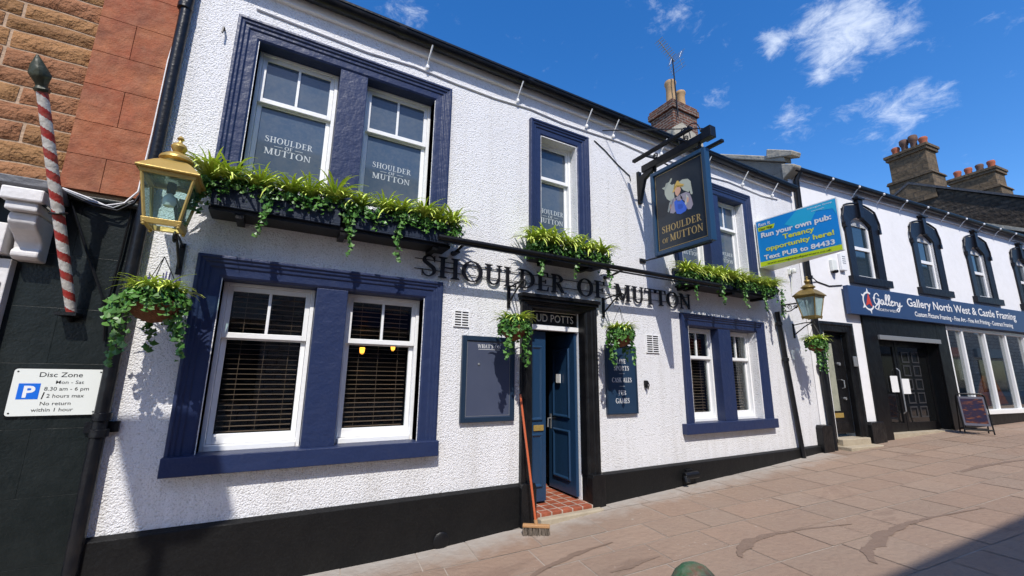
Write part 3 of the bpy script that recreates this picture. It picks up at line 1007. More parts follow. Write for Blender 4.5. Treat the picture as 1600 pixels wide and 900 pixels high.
# brick chimney on the party wall
b = MB()
b.box(8.90, 9.90, 2.45, 3.25, 6.9, 9.02)
b.box(8.84, 9.95, 2.40, 3.30, 9.02, 9.20)
b.box(8.87, 9.92, 2.43, 3.27, 9.20, 9.30)
ch = b.build('chimney', M_BRICK, PUB, bevel=0.008)
b = MB()
b.prism([(8.80, 8.1), (8.80, 8.36), (9.12, 8.58), (9.20, 8.58), (9.98, 8.30), (9.98, 8.1)], 2.38, 2.445)
b.prism([(2.44, 8.1), (2.44, 8.36), (3.3, 8.36), (3.3, 8.1)], 8.83, 8.895, 'x')
b.build('chimney_flashing', M_CREAM, ch)
for (x, y, h, r, m) in ((9.10, 2.64, .74, .165, M_POTBUFF), (9.53, 2.66, .58, .15, M_POTBUFF)):
    b = MB()
    b.lathe([(r * .9, 0), (r * .86, h * .12), (r * .78, h * .7), (r * .84, h * .74), (r * .84, h * .8), (r * .98, h * .86), (r, h * .94), (r * .9, h), (r * .7, h), (r * .65, h * .5)], (x, y, 9.28), 18)
    b.build('chimney_pot', m, ch, smooth=True)

# --- windows
def frame_pts(x0, x1, z0, z1):
    return lambda o, y: [(x0 + o, y, z0), (x0 + o, y, z1 - o), (x1 - o, y, z1 - o), (x1 - o, y, z0)]


def architrave(b, x0, x1, z0, z1, w, deep=0.20):
    prof = [(0, 0.0), (0, -.055), (.028, -.058), (.034, -.045), (.06, -.043), (.066, -.03), (.10, -.028), (.106, -.016), (w - .025, -.012), (w - .012, -.004), (w, .004), (w, deep)]
    b.sweep(frame_pts(x0, x1, z0, z1), prof)


def sash_set(win, x0, x1, z0, z1, meet, y, kind, bar=True, text=None):
    """box frame, two sliding sashes, panes, blind or film lettering: all sub-parts of the window"""
    b = MB()
    fw = .035
    b.box(x0, x0 + fw, y, y + .1, z0, z1)
    b.box(x1 - fw, x1, y, y + .1, z0, z1)
    b.box(x0 + fw, x1 - fw, y, y + .1, z1 - .03, z1)
    b.box(x0 + fw, x1 - fw, y - .02, y + .1, z0, z0 + .045)
    b.build('window_frame', M_WHITE, win, bevel=.004)
    xa, xb = x0 + fw + .002, x1 - fw - .002
    st = .042
    b = MB()
    ys, ye = y + .012, y + .05
    zt, zb = z1 - .032, meet - .002
    b.box(xa, xa + st, ys, ye, zb, zt)
    b.box(xb - st, xb, ys, ye, zb, zt)
    b.box(xa + st, xb - st, ys, ye, zt - .045, zt)
    b.box(xa + st, xb - st, ys, ye, zb, zb + .05)
    if bar:
        b.box((xa + xb) / 2 - .013, (xa + xb) / 2 + .013, ys + .004, ye, zb + .05, zt - .045)
    b.build('upper_sash', M_WHITE, win, bevel=.004)
    b = MB()
    y2, y3 = y + .054, y + .092
    zt2, zb2 = meet + .03, z0 + .047
    b.box(xa, xa + st, y2, y3, zb2, zt2)
    b.box(xb - st, xb, y2, y3, zb2, zt2)
    b.box(xa + st, xb - st, y2, y3, zt2 - .045, zt2)
    b.box(xa + st, xb - st, y2, y3, zb2, zb2 + .085)
    b.build('lower_sash', M_WHITE, win, bevel=.004)
    gm = M_GLASS if kind == 'clear' else M_FILM
    b = MB()
    b.box(xa + st - .004, xb - st + .004, ys + .018, ys + .022, zb + .046, zt - .041)
    b.build('upper_pane', gm, win)
    b = MB()
    b.box(xa + st - .004, xb - st + .004, y2 + .018, y2 + .022, zb2 + .08, zt2 - .041)
    b.build('lower_pane', gm, win)
    if kind == 'clear':
        n = 17
        za, zc = zb2 + .09, zt - .06
        bs_ = MB()
        k = 0
        z = za
        while z < zc:
            tilt = .0045 if z < za + (zc - za) * .46 else -.002
            yb = y + .135
            bs_.add([(xa + .05, yb, z), (xb - .05, yb, z), (xb - .05, yb + .04, z + tilt), (xa + .05, yb + .04, z + tilt),
                     (xa + .05, yb, z + .0015), (xb - .05, yb, z + .0015), (xb - .05, yb + .04, z + tilt + .0015), (xa + .05, yb + .04, z + tilt + .0015)],
                    [(0, 3, 2, 1), (4, 5, 6, 7), (0, 1, 5, 4), (1, 2, 6, 5), (2, 3, 7, 6), (3, 0, 4, 7)])
            z += .047 if z < za + (zc - za) * .62 else .05
            k += 1
        for f in (.22, .5, .8):
            xx = xa + (xb - xa) * f
            bs_.box(xx, xx + .003, y + .133, y + .136, za, zc + .03)
        bs_.build('venetian_blind', M_SLAT, win)
    if text:
        cx, z, w, h = text
        b = MB()
        yy = y2 + .0178
        serif_line(b, 'SHOULDER', (cx, yy, z + h * 2.05), X, Z, -Y, h, w, .0006, center=True)
        serif_line(b, 'OF', (cx, yy, z + h * 1.25), X, Z, -Y, h * .55, w * .17, .0006, center=True)
        b.box(cx - w * .3, cx - w * .13, yy - .001, yy, z + h * 1.48, z + h * 1.54)
        b.box(cx + w * .13, cx + w * .3, yy - .001, yy, z + h * 1.48, z + h * 1.54)
        serif_line(b, 'MUTTON', (cx, yy, z), X, Z, -Y, h * 1.05, w * .97, .0006, center=True)
        b.build('lettering', mat("window_lettering", (0.46, 0.50, 0.53), 0.5), win)


def pair_window(xo0, xo1, z0, z1, ops, meet, kind, sill=None, texts=None):
    b = MB()
    hole0, hole1 = ops[0][0], ops[-1][1]
    architrave(b, xo0, xo1, z0, z1, hole0 - xo0)
    for (a, c), (d, e) in zip(ops, ops[1:]):
        b.box(c, d, -.006, .29, z0, z1 - (hole0 - xo0) + .001)
    if sill:
        b.box(*sill)
    w = b.build('window', M_NAVY, PUB, bevel=.006)
    for i, (a, c) in enumerate(ops):
        sash_set(w, a + .003, c - .003, z0 + .002, z1 - (hole0 - xo0) - .002, meet, .140, kind, True, texts[i] if texts else None)
    return w


OPL = [(-.48, .30), (.59, 1.385)]
OPR = [(5.74, 6.48), (6.80, 7.53)]
pair_window(-.68, 1.585, 1.0, 2.70, OPL, 1.985, 'clear', (-.69, 1.60, -.10, .118, .852, 1.002))
pair_window(5.54, 7.75, 1.0, 2.69, OPR, 1.985, 'clear', (5.44, 7.80, -.09, .118, .85, 1.002))
pair_window(-.68, 1.585, 3.4, 5.18, OPL, 4.415, 'film', (-.69, 1.60, -.05, .118, 3.29, 3.402), [(-.105, 3.888, .45, .066), (.976, 3.888, .45, .066)])
pair_window(5.54, 7.75, 3.4, 5.16, OPR, 4.415, 'film', (5.44, 7.80, -.05, .118, 3.29, 3.402), [(6.22, 3.80, .45, .066), (7.20, 3.80, .45, .066)])
b = MB()
architrave(b, 2.74, 3.755, 3.4, 5.185, .20)
b.box(2.72, 3.78, -.05, .118, 3.29, 3.402)
w = b.build('window', M_NAVY, PUB, bevel=.006)
sash_set(w, 2.943, 3.547, 3.402, 4.982, 4.415, .140, 'film', False, (3.235, 3.80, .45, .068))

# --- front door
b = MB()
prof = [(0, 0.0), (0, -.06), (.03, -.063), (.036, -.05), (.075, -.048), (.082, -.034), (.15, -.03), (.158, -.015), (.178, -.010), (.18, .12)]
b.sweep(lambda o, y: [(2.62 + o, y, .45), (2.62 + o, y, 2.602 - o * .45), (3.805 - o, y, 2.602 - o * .45), (3.805 - o, y, .45)], prof)
b.box(2.60, 3.825, -.085, 0, 2.602, 2.64)
b.box(2.585, 3.84, -.11, 0, 2.642, 2.69)
b.box(3.635, 3.70, -.012, .12, .05, .45)
dr = b.build('door_surround', M_BLACK, PUB, bevel=.005)
for xa, xb in ((2.60, 2.80), (3.62, 3.83)):
    b = MB()
    b.prism([(xa, -.2), (xa, .43), (xa + .02, .47), (xb - .02, .47), (xb, .43), (xb, -.2)], -.105, -.002)
    b.build('plinth_block', M_BLACK, dr, bevel=.006)
b = MB()
b.box(3.63, 3.70, .125, .215, .13, 2.56)
b.box(2.80, 2.85, .125, .215, .13, 2.56)
b.box(2.85, 3.63, .125, .215, 2.27, 2.335)
b.box(2.85, 3.63, .125, .215, 2.535, 2.56)
b.build('door_frame', M_WHITE, dr, bevel=.004)
b = MB()
b.box(2.85, 3.63, .16, .17, 2.335, 2.535)
fl = b.build('name_board', mat("name_board_black", (0.010, 0.009, 0.009), 0.2, 0.5), PUB)
b = MB()
sans_line(b, 'UD POTTS', (2.965, .16, 2.385), X, Z, -Y, .105, .60, .002)
b.box(2.87, 3.61, .156, .159, 2.512, 2.520)
b.build('lettering', mat("name_lettering", (0.85, 0.80, 0.70), 0.5), fl)


def door_leaf(o, ax, n, w, name, letter=False):
    """panelled leaf: o hinge foot, ax along the leaf, n outward normal"""
    b = MB()
    o, ax, n = Vector(o), Vector(ax).normalized(), Vector(n).normalized()
    h = 2.09
    th = .045
    b.obox(o, ax * w, n * th, Z * h)
    for (f0, f1, z0, z1) in ((.18, .82, .16, .80), (.18, .82, .95, 1.90)):
        a, c = w * f0, w * f1
        q = lambda s_, z_, d: o + ax * s_ + Z * z_ + n * (th + d)
        for i, (ins, d0, d1, ins2) in enumerate(((0, .002, .02, .014), (.014, .02, .020, .024), (.024, .020, .004, .045))):
            A = [q(a + ins, z0 + ins, d0), q(c - ins, z0 + ins, d0), q(c - ins, z1 - ins, d0), q(a + ins, z1 - ins, d0)]
            B = [q(a + ins2, z0 + ins2, d1), q(c - ins2, z0 + ins2, d1), q(c - ins2, z1 - ins2, d1), q(a + ins2, z1 - ins2, d1)]
            b.add(A + B, [(0, 1, 5, 4), (1, 2, 6, 5), (2, 3, 7, 6), (3, 0, 4, 7)])
        A = [q(a + .045, z0 + .045, .004), q(c - .045, z0 + .045, .004), q(c - .045, z1 - .045, .004), q(a + .045, z1 - .045, .004)]
        b.add(A, [(0, 1, 2, 3)])
    return b.build(name, M_DOOR, PUB, bevel=.003), o, ax, n, th


lf, o, ax, n, th = door_leaf((2.853, .262, .165), X, -Y, .29, 'door_leaf')
b = MB()
b.obox(o + ax * .10 + Z * .83 + n * (th + .001), ax * .15, n * .012, Z * .07)
b.build('letter_plate', M_BRASS, lf, bevel=.004)
lf, o, ax, n, th = door_leaf((3.622, .165, .165), Vector((.02, 1, 0)), -X, .64, 'door_leaf')
b = MB()
b.tube([o + ax * .585 + Z * .92 + n * th, o + ax * .585 + Z * .92 + n * (th + .05), o + ax * .585 + Z * .80 + n * (th + .055)], .011, 8)
b.obox(o + ax * .57 + Z * .78 + n * (th + .001), ax * .035, n * .006, Z * .2)
b.build('door_handle', M_GREY, lf)
b = MB()
b.obox(o + ax * .30 + Z * 1.42 + n * (th + .022), ax * .10, n * .012, Z * .12)
b.build('notice', M_WHITE, lf)
b = MB()
b.box(2.805, 3.695, -.10, 1.2, -.1, .135)
b.build('tiled_step', M_TILE, PUB, bevel=.006)
b = MB()
b.box(2.80, 3.72, -.2, -.104, -.1, .105)
b.build('doorstep_edge', M_STEP, PUB, bevel=.015)
# dark rooms behind the glass, with two small wall lamps
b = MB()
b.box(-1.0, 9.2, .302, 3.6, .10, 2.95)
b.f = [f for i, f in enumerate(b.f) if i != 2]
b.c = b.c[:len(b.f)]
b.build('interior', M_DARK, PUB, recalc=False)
for x, y, z in ((.945, 1.0, 1.915), (1.465, 1.6, 2.0)):
    b = MB()
    b.lathe([(.012, 0), (.024, .01), (.034, .07), (.028, .08)], (x, y, z), 12)
    tag(b.build('wall_lamp', M_LAMPGLOW, None), 'small glowing amber lamp inside the pub, seen through the right-hand lower pane ' + ('nearer the mullion' if x < 1 else 'nearer the jamb'), 'lamp')

# air bricks and other wall fittings
for x0, x1, z0, z1, rows in ((1.74, 1.935, 2.215, 2.405, 6), (4.77, 5.04, 2.03, 2.30, 8)):
    b = MB()
    b.box(x0 + .004, x1 - .004, -.006, .004, z0 + .004, z1 - .004)
    v = b.build('air_brick', M_LETTERBLACK, PUB)
    b = MB()
    b.box(x0, x0 + .014, -.018, 0, z0, z1)
    b.box(x1 - .014, x1, -.018, 0, z0, z1)
    b.box((x0 + x1) / 2 - .006, (x0 + x1) / 2 + .006, -.0165, -.007, z0, z1)
    for k in range(rows + 1):
        z = z0 + (z1 - z0 - .014) * k / rows
        b.box(x0 + .014, x1 - .014, -.0175, -.0075, z, z + .013)
    b.build('grille', M_WHITE, v, bevel=.002)
b = MB()
b.tube([(4.72, 0, 1.60), (4.72, -.05, 1.62), (4.725, -.07, 1.57), (4.72, -.05, 1.51), (4.715, -.03, 1.53)], .008, 6)
b.lathe([(.03, -.05), (.034, 0), (.03, .05)], (4.72, -.012, 1.58), 10)
b.build('wall_hook', M_IRON, PUB)
b = MB()
b.tube([(-.78, 0, 4.98), (-.78, -.05, 4.97), (-.785, -.06, 4.90)], .009, 6)
b.build('wall_hook', M_IRON, PUB)
b = MB()
b.tube([(5.30, -.10, .30), (5.55, -.12, .31)], .05, 12)
b.tube([(5.32, -.1, .30), (5.31, -.13, .22)], .045, 10)
b.box(5.36, 5.50, -.09, -.055, .22, .38)
b.build('waste_outlet', M_IRON, PUB, bevel=.004)
b = MB()
b.lathe([(.0, -.02), (.07, -.02), (.085, 0), (.06, .04), (.0, .05)], (0, 0, 0), 14)
b.v = [(1.68 + x, -.07 + z * .6, .03 + y) for x, y, z in b.v]
b.build('drain_cover', M_IRON, PUB, smooth=True)

# electric cables pinned below the eaves
def cable(pts, r, label, m=M_SMOOTHWHITE, name='wall_cable'):
    b = MB()
    b.tube(pts, r, 5)
    return tag(b.build(name, m, None, smooth=True), label, 'cable')


pts = [(-.55 + i * .55, -.012, 5.335 - .03 * abs(math.sin(i * 1.1)) + .012 * math.sin(i * 2.3)) for i in range(18)]
cable(pts, .011, 'pale cable pinned along the roughcast just below the pub gutter')
cable([(3.9, -.01, 5.2), (4.1, -.01, 5.10), (4.35, -.01, 4.93), (4.6, -.01, 4.80), (4.62, -.01, 4.72)], .008, 'dark wire drooping across the wall towards the hanging pub sign', M_IRON)

# ------------------------------------------------------------------ raised wall lettering and trough light
T = thing('wall_lettering', 'raised black serif letters spelling SHOULDER OF MUTTON above the pub door', 'lettering', (3.55, 0, 2.75))
for z in (2.945, 2.83):
    b = MB()
    b.box(1.25, 5.80, -.018, -.010, z, z + .007)
    b.build('mounting_rail', M_IRON, T)
LET = [('S', 1.335), ('H', 1.60), ('O', 1.965), ('U', 2.32), ('L', 2.625), ('D', 2.86), ('E', 3.165), ('R', 3.40),
       ('O', 3.72), ('F', 4.03), ('M', 4.335), ('U', 4.69), ('T', 4.96), ('T', 5.20), ('O', 5.435), ('N', 5.76)]
ADV = {'S': .22, 'H': .33, 'O': .345, 'U': .30, 'L': .24, 'D': .31, 'E': .25, 'R': .30, 'F': .235, 'M': .38, 'T': .265, 'N': .33}
xs = 1.325
seq = 'SHOULDER OF MUTTON'
tot = sum(ADV.get(c, .20) for c in seq)
k = (5.83 - 1.325) / tot
for c in seq:
    if c == ' ':
        xs += .20 * k
        continue
    p, wd = text_polys(c)
    b = MB()
    put_polys(b, p, (xs, -.020, 2.755), X, Z, -Y, .245, ADV[c] * k * .93, wd, .016, None, .0006)
    b.build('letter', M_LETTERBLACK, T, recalc=False)
    xs += ADV[c] * k
T = thing('trough_light', 'long black trough light on arms above the raised wall letters', 'light', (3.77, 0, 3.1))
b = MB()
b.tube([(1.39, -.37, 3.115), (6.12, -.37, 3.13)], .031, 12)
b.box(1.39, 6.12, -.375, -.345, 3.07, 3.085)
b.build('lamp_tube', M_IRON, T, smooth=True)
for x in (1.70, 4.02, 5.55):
    b = MB()
    b.tube([(x, -.005, 3.07), (x, -.13, 3.07), (x + .02, -.36, 3.115)], .016, 8)
    b.lathe([(.03, 0), (.03, .008), (.015, .012)], (0, 0, 0), 12)
    o_ = len(b.v) - 36
    b.v[o_:] = [(x + p[0], -.002 - p[2], 3.07 + p[1]) for p in b.v[o_:]]
    b.box(x - .03, x + .03, -.16, -.01, 3.045, 3.062)
    b.build('arm', M_IRON, T, smooth=True)

# ------------------------------------------------------------------ notice boards
def notice_board(name, label, x0, x1, z0, z1, fw):
    T = thing(name, label, 'notice board', ((x0 + x1) / 2, 0, z0))
    b = MB()
    b.box(x0, x0 + fw, -.045, -.002, z0, z1)
    b.box(x1 - fw, x1, -.045, -.002, z0, z1)
    b.box(x0 + fw, x1 - fw, -.045, -.002, z0, z0 + fw)
    b.box(x0 + fw, x1 - fw, -.045, -.002, z1 - fw, z1)
    b.build('frame', M_BOARDFRAME, T, bevel=.005)
    b = MB()
    b.box(x0 + fw, x1 - fw, -.03, -.004, z0 + fw, z1 - fw)
    p = b.build('panel', M_BOARD, T)
    return T, p


T, p = notice_board('events_board', 'tall framed blue-grey board left of the door, headed by small white words', 1.85, 2.53, 1.16, 2.12, .055)
b = MB()
serif_line(b, "WHAT'S ON", (2.19, -.0302, 1.985), X, Z, -Y, .042, .30, .001, center=True)
b.box(2.05, 2.33, -.031, -.0302, 1.968, 1.972)
b.build('lettering', M_LETTERWHITE, p)
b = MB()
for (a, c, d, e) in ((1.912, 1.916, 1.225, 2.055), (2.464, 2.468, 1.225, 2.055)):
    b.box(a, c, -.0312, -.0302, d, e)
for (a, c, d, e) in ((1.916, 2.464, 1.225, 1.229), (1.916, 2.464, 2.051, 2.055)):
    b.box(a, c, -.0312, -.0302, d, e)
b.build('pinstripe', M_GREY, p)
b = MB()
b.lathe([(.014, 0), (.014, .006), (.004, .008)], (0, 0, 0), 10)
b.v = [(2.06 + x, -.031 - z, 1.80 + y) for x, y, z in b.v]
b.build('lock', M_GREY, p)
T, p = notice_board('offers_board', 'narrow dark blue board right of the door listing sports, ales and games', 3.965, 4.525, 1.18, 2.11, .022)
for o_ in p.data.materials[:1]:
    p.data.materials[0] = mat("offers_board_blue", (0.016, 0.038, 0.078), 0.3, 0.5, var=(3, 0.3, (0.03, 0.055, 0.095)))
cx = 4.245
for t_, z, w_, h_ in (('LIVE', 1.86, .17, .062), ('SPORTS', 1.765, .28, .062), ('CASK ALES', 1.605, .36, .062), ('PUB', 1.43, .14, .066), ('GAMES', 1.325, .25, .066)):
    b = MB()
    serif_line(b, t_, (cx, -.0302, z), X, Z, -Y, h_, w_, .001, center=True)
    b.build('lettering', M_LETTERWHITE, p)
for z in (1.72, 1.55):
    b = MB()
    b.box(cx - .05, cx + .05, -.031, -.0302, z, z + .003)
    b.build('dividing_rule', M_LETTERWHITE, p)

# ------------------------------------------------------------------ hanging pub sign
XS = 4.79
T = thing('hanging_sign', 'dark blue hanging pub sign painted with a farmer carrying a sheep', 'pub sign', (XS, 0, 4.53))
y0, y1, z0, z1 = -.29, -1.24, 3.42, 4.73
fw = .055
b = MB()
for (a, c, d, e) in ((y0 - fw, y0, z0, z1), (y1, y1 + fw, z0, z1), (y1 + fw, y0 - fw, z0, z0 + fw), (y1 + fw, y0 - fw, z1 - fw, z1)):
    b.box(XS - .05, XS + .05, a, c, d, e)
b.build('frame', M_SIGNFRAME, T, bevel=.006)
b = MB()
b.box(XS - .022, XS + .022, y1 + fw, y0 - fw, z0 + fw, z1 - fw)
pan = b.build('panel', M_SIGN, T)
RY = -Y
xf = XS - .0222
b = MB()
for ins in (.018,):
    ya, yb, za, zb = y0 - fw - ins, y1 + fw + ins, z0 + fw + ins, z1 - fw - ins
    for (a, c, d, e) in ((ya - .006, ya, za, zb), (yb, yb + .006, za, zb), (yb + .006, ya - .006, za, za + .006), (yb + .006, ya - .006, zb - .006, zb)):
        b.box(xf - .001, xf, a, c, d, e)
b.build('gold_line', M_GOLD, pan)
b = MB()
serif_line(b, 'SHOULDER', (xf, -.765, 3.735), RY, Z, -X, .10, .66, .001, center=True)
serif_line(b, 'OF', (xf, -.43, 3.585), RY, Z, -X, .066, .11, .001)
serif_line(b, 'MUTTON', (xf, -.57, 3.585), RY, Z, -X, .105, .54, .001)
b.build('lettering', M_GOLD, pan)


def paint(name, m, polys, lift):
    b = MB()
    for k, p in enumerate(polys):
        xx = xf - lift - .0003 * k
        b.prism([(y0 - fw - .021 - a * (y0 - y1 - 2 * fw - .042), z0 + fw + .021 + c * (z1 - z0 - 2 * fw - .042)) for a, c in p], xx, xx - .0005, 'x')
    b.build(name, m, pan)


def ell(cx, cy, rx, ry, n=18, a=0):
    return [(cx + rx * math.cos(t) * math.cos(a) - ry * math.sin(t) * math.sin(a), cy + rx * math.cos(t) * math.sin(a) + ry * math.sin(t) * math.cos(a)) for t in [2 * math.pi * i / n for i in range(n)]]


PIC = {
    'sheep_body': [(0.498, 0.786), (0.601, 0.801), (0.709, 0.778), (0.762, 0.732), (0.768, 0.666), (0.784, 0.574), (0.772, 0.558), (0.741, 0.574), (0.731, 0.619), (0.705, 0.606), (0.603, 0.659), (0.55, 0.718)],
    'sheep_head': [(0.149, 0.81), (0.216, 0.81), (0.243, 0.847), (0.314, 0.849), (0.354, 0.885), (0.384, 0.88), (0.363, 0.844), (0.328, 0.823), (0.37, 0.792), (0.427, 0.792), (0.402, 0.731), (0.405, 0.601), (0.313, 0.589), (0.242, 0.638), (0.2, 0.706), (0.199, 0.773), (0.155, 0.799)],
    'hat': [(0.369, 0.686), (0.401, 0.722), (0.434, 0.772), (0.482, 0.812), (0.512, 0.813), (0.545, 0.764), (0.629, 0.73), (0.606, 0.711), (0.547, 0.716), (0.495, 0.739), (0.458, 0.727), (0.411, 0.69)],
    'face': [(0.418, 0.7), (0.464, 0.735), (0.543, 0.719), (0.553, 0.675), (0.525, 0.641), (0.477, 0.611), (0.439, 0.64)],
    'sleeve_l': [(0.313, 0.594), (0.429, 0.609), (0.426, 0.434), (0.362, 0.415), (0.289, 0.439), (0.317, 0.516)],
    'sleeve_r': [(0.534, 0.621), (0.659, 0.622), (0.726, 0.587), (0.76, 0.502), (0.775, 0.432), (0.729, 0.388), (0.67, 0.393), (0.636, 0.44), (0.61, 0.518), (0.539, 0.569)],
    'collar': [(0.434, 0.609), (0.477, 0.611), (0.538, 0.627), (0.578, 0.554), (0.534, 0.54), (0.462, 0.562)],
    'leg_l': [(0.289, 0.572), (0.375, 0.622), (0.322, 0.515), (0.263, 0.452), (0.239, 0.467)],
    'leg_r': [(0.652, 0.595), (0.7, 0.545), (0.662, 0.479), (0.618, 0.45), (0.603, 0.479), (0.646, 0.533)],
    'hand_r': [(0.667, 0.555), (0.705, 0.532), (0.687, 0.483), (0.653, 0.484)],
    'hand_l': [(0.301, 0.547), (0.332, 0.546), (0.324, 0.497), (0.292, 0.493)],
    'overalls': [(0.395, 0.558), (0.454, 0.574), (0.47, 0.549), (0.533, 0.537), (0.551, 0.552), (0.606, 0.498), (0.651, 0.415), (0.622, 0.386), (0.512, 0.372), (0.435, 0.394), (0.405, 0.457)],
    'pocket': [(0.466, 0.507), (0.564, 0.494), (0.568, 0.443), (0.516, 0.431), (0.465, 0.456)],
    'brim': [(0.41, 0.749), (0.468, 0.761), (0.566, 0.737), (0.619, 0.727), (0.6, 0.716), (0.543, 0.722), (0.491, 0.744), (0.449, 0.736), (0.408, 0.703)],
}
for nm, mt, keys, lift in (('painted_sheep', 'wool', ('sheep_body', 'sheep_head'), .001), ('painted_shirt', 'shirt', ('sleeve_l', 'sleeve_r', 'collar'), .003), ('painted_fleece_leg', 'wool_shade', ('leg_l', 'leg_r'), .0045),
                           ('painted_overalls', 'overall', ('overalls',), .006), ('painted_pocket', 'pocket', ('pocket',), .007), ('painted_face', 'skin', ('face',), .0075),
                           ('painted_hand', 'skin', ('hand_r', 'hand_l'), .0085), ('painted_hat', 'hat', ('hat',), .0095), ('painted_brim', 'brim', ('brim',), .0105)):
    for k_ in keys:
        paint(nm, MATS['painted_' + mt], [PIC[k_]], lift * .35)
# bracket and beam
b = MB()
b.box(XS - .035, XS + .035, -.05, -.002, 4.36, 4.90)
b.prism([(-.05, 4.40), (-.05, 4.80), (-.34, 4.88), (-.34, 4.80), (-.16, 4.72)], XS - .03, XS + .03, 'x')
b.build('wall_plate', M_IRON, T, bevel=.006)
b = MB()
b.box(XS - .045, XS + .045, -1.30, -.12, 4.84, 4.95)
b.box(XS - .06, XS + .06, -1.36, -1.22, 4.83, 4.99)
b.build('beam', M_IRON, T, bevel=.006)
b = MB()
for y in (-.36, -1.14):
    b.tube([(XS, y, 4.85), (XS, y, 4.72)], .013, 8)
    b.tube([(XS + .02 * math.cos(a), y + .035 * math.cos(a), 4.79 + .035 * math.sin(a)) for a in [k * .5236 for k in range(13)]], .008, 6, False)
b.build('hanger', M_IRON, T)
for y in (-.40, -.95):
    b = MB()
    b.tube([(XS - .02 + .0 * k, y + .05 * math.cos(k * .55) * (1 - k * .045), 5.0 + .05 * math.sin(k * .55) * (1 - k * .045)) for k in range(18)], .009, 6)
    b.tube([(4.48, y, 4.93), (XS, y, 4.955), (5.14, y, 4.90)], .012, 6)
    b.build('scroll', M_IRON, T)
for x, ya, yb, zz in ((4.50, -.20, -1.25, 4.90), (5.13, -.22, -1.27, 4.90)):
    b = MB()
    b.box(x - .03, x + .03, yb, ya, zz, zz + .045)
    b.build('lamp_trough', M_IRON, T, bevel=.008)
b = MB()
b.tube([(XS, -.002, 3.42), (XS, -.45, 3.405), (XS, -1.2, 3.40)], .012, 8)
b.box(XS - .06, XS + .06, -.02, -.002, 3.40, 3.46)
b.build('stay_bar', M_IRON, T)
b = MB()
pp = [(XS, -.98 + .0 * k, 4.95) for k in range(1)]
for c_ in (0, 1):
    b.tube([(XS - .05, -.95 - .12 * c_ - .14 * math.cos(a) * (.7 + .3 * c_), 4.96 + .20 * math.sin(a)) for a in [math.pi * k / 10 for k in range(11)]], .008, 6)
b.build('wire_loop', M_IRON, T)
cable([(4.07, -.01, 5.42), (4.4, -.6, 5.22), (XS, -1.28, 4.99)], .008, 'thin black stay wire from the eaves to the outer end of the hanging sign beam', M_IRON, 'stay_wire')

# ------------------------------------------------------------------ lanterns
def lantern(name, label, loc, brass, dark):
    """square tapering street lantern, origin at the middle of its base"""
    T = thing(name, label, 'lantern', loc, 0, None)
    h, rb, rt = .375, .105, .160
    b = MB()
    for sx in (-1, 1):
        for sy in (-1, 1):
            b.tube([(sx * rb, sy * rb, .02), (sx * rt, sy * rt, h)], .0125, 4)
            b.lathe([(.0, -.03), (.014, -.022), (.012, -.008), (.018, .0), (.012, .012)], (sx * rb, sy * rb, .0), 8)
    for z0, z1, ra, rc in ((-.01, .03, rb + .012, rb + .018), (h - .012, h + .018, rt + .012, rt + .016)):
        q = []
        for z, r in ((z0, ra), (z1, rc)):
            for rr_ in (r, r - .035):
                q += [(-rr_, -rr_, z), (rr_, -rr_, z), (rr_, rr_, z), (-rr_, rr_, z)]
        fs = []
        for k in range(4):
            k2 = (k + 1) % 4
            fs += [(k, k2, 8 + k2, 8 + k), (4 + k, 12 + k, 12 + k2, 4 + k2), (k, 4 + k, 4 + k2, k2), (8 + k, 8 + k2, 12 + k2, 12 + k)]
        b.add(q, fs)
    b.build('frame', brass, T, local=True, bevel=.002)
    b = MB()
    s2 = math.sqrt(2)
    b.lathe([((rt + .035) * s2, h + .018), ((rt + .04) * s2, h + .03), ((rt + .028) * s2, h + .045), (.115 * s2, h + .125), (.085 * s2, h + .15)], (0, 0, 0), 4, rot=math.pi / 4)
    b.build('roof', brass, T, local=True, bevel=.004)
    b = MB()
    b.lathe([(.085, h + .145), (.088, h + .165), (.115, h + .18), (.112, h + .20), (.07, h + .235), (.03, h + .255), (.045, h + .275), (.055, h + .30), (.045, h + .325), (.016, h + .345), (.012, h + .36), (.026, h + .378), (.012, h + .40), (.004, h + .405)], (0, 0, 0), 18)
    b.build('finial', brass, T, local=True, smooth=True)
    b = MB()
    for k in range(4):
        a = k * math.pi / 2
        c_, s_ = math.cos(a), math.sin(a)
        pts = [(-rb, -rb, .03), (rb, -rb, .03), (rt, -rt, h - .01), (-rt, -rt, h - .01)]
        b.add([(x * c_ - y * s_, x * s_ + y * c_, z) for x, y, z in pts], [(0, 1, 2, 3)])
    b.add([(-rt, -rt, h + .01), (rt, -rt, h + .01), (rt, rt, h + .01), (-rt, rt, h + .01)], [(0, 1, 2, 3)])
    b.build('glass', M_LAMPGLASS if brass is M_BRASS else M_LAMPGLASS_OLD, T, local=True)
    b = MB()
    b.lathe([(.03, h - .01), (.03, h - .09), (.02, h - .10)], (0, 0, 0), 12)
    b.build('lamp_holder', dark, T, local=True, smooth=True)
    b = MB()
    b.lathe([(.018, h - .10), (.04, h - .13), (.048, h - .165), (.035, h - .20), (.006, h - .212)], (0, 0, 0), 14)
    b.build('bulb', M_BULB, T, local=True, smooth=True)
    b = MB()
    yw = -loc[1]
    b.tube([(0, yw, .30), (0, .17, .30)], .014, 8)
    b.box(-.03, .03, yw - .012, yw, .12, .40)
    b.tube([(0, yw - .01, .16), (0, yw * .7, .17), (0, yw * .45, .24), (0, .18, .29)], .010, 6)
    for cy, r in ((yw * .72, .05), (yw * .5, .04)):
        b.tube([(0, cy + r * (1 - k * .05) * math.cos(k * .6), .235 + r * (1 - k * .05) * math.sin(k * .6)) for k in range(16)], .007, 6)
    b.build('bracket', dark, T, local=True)
    return T


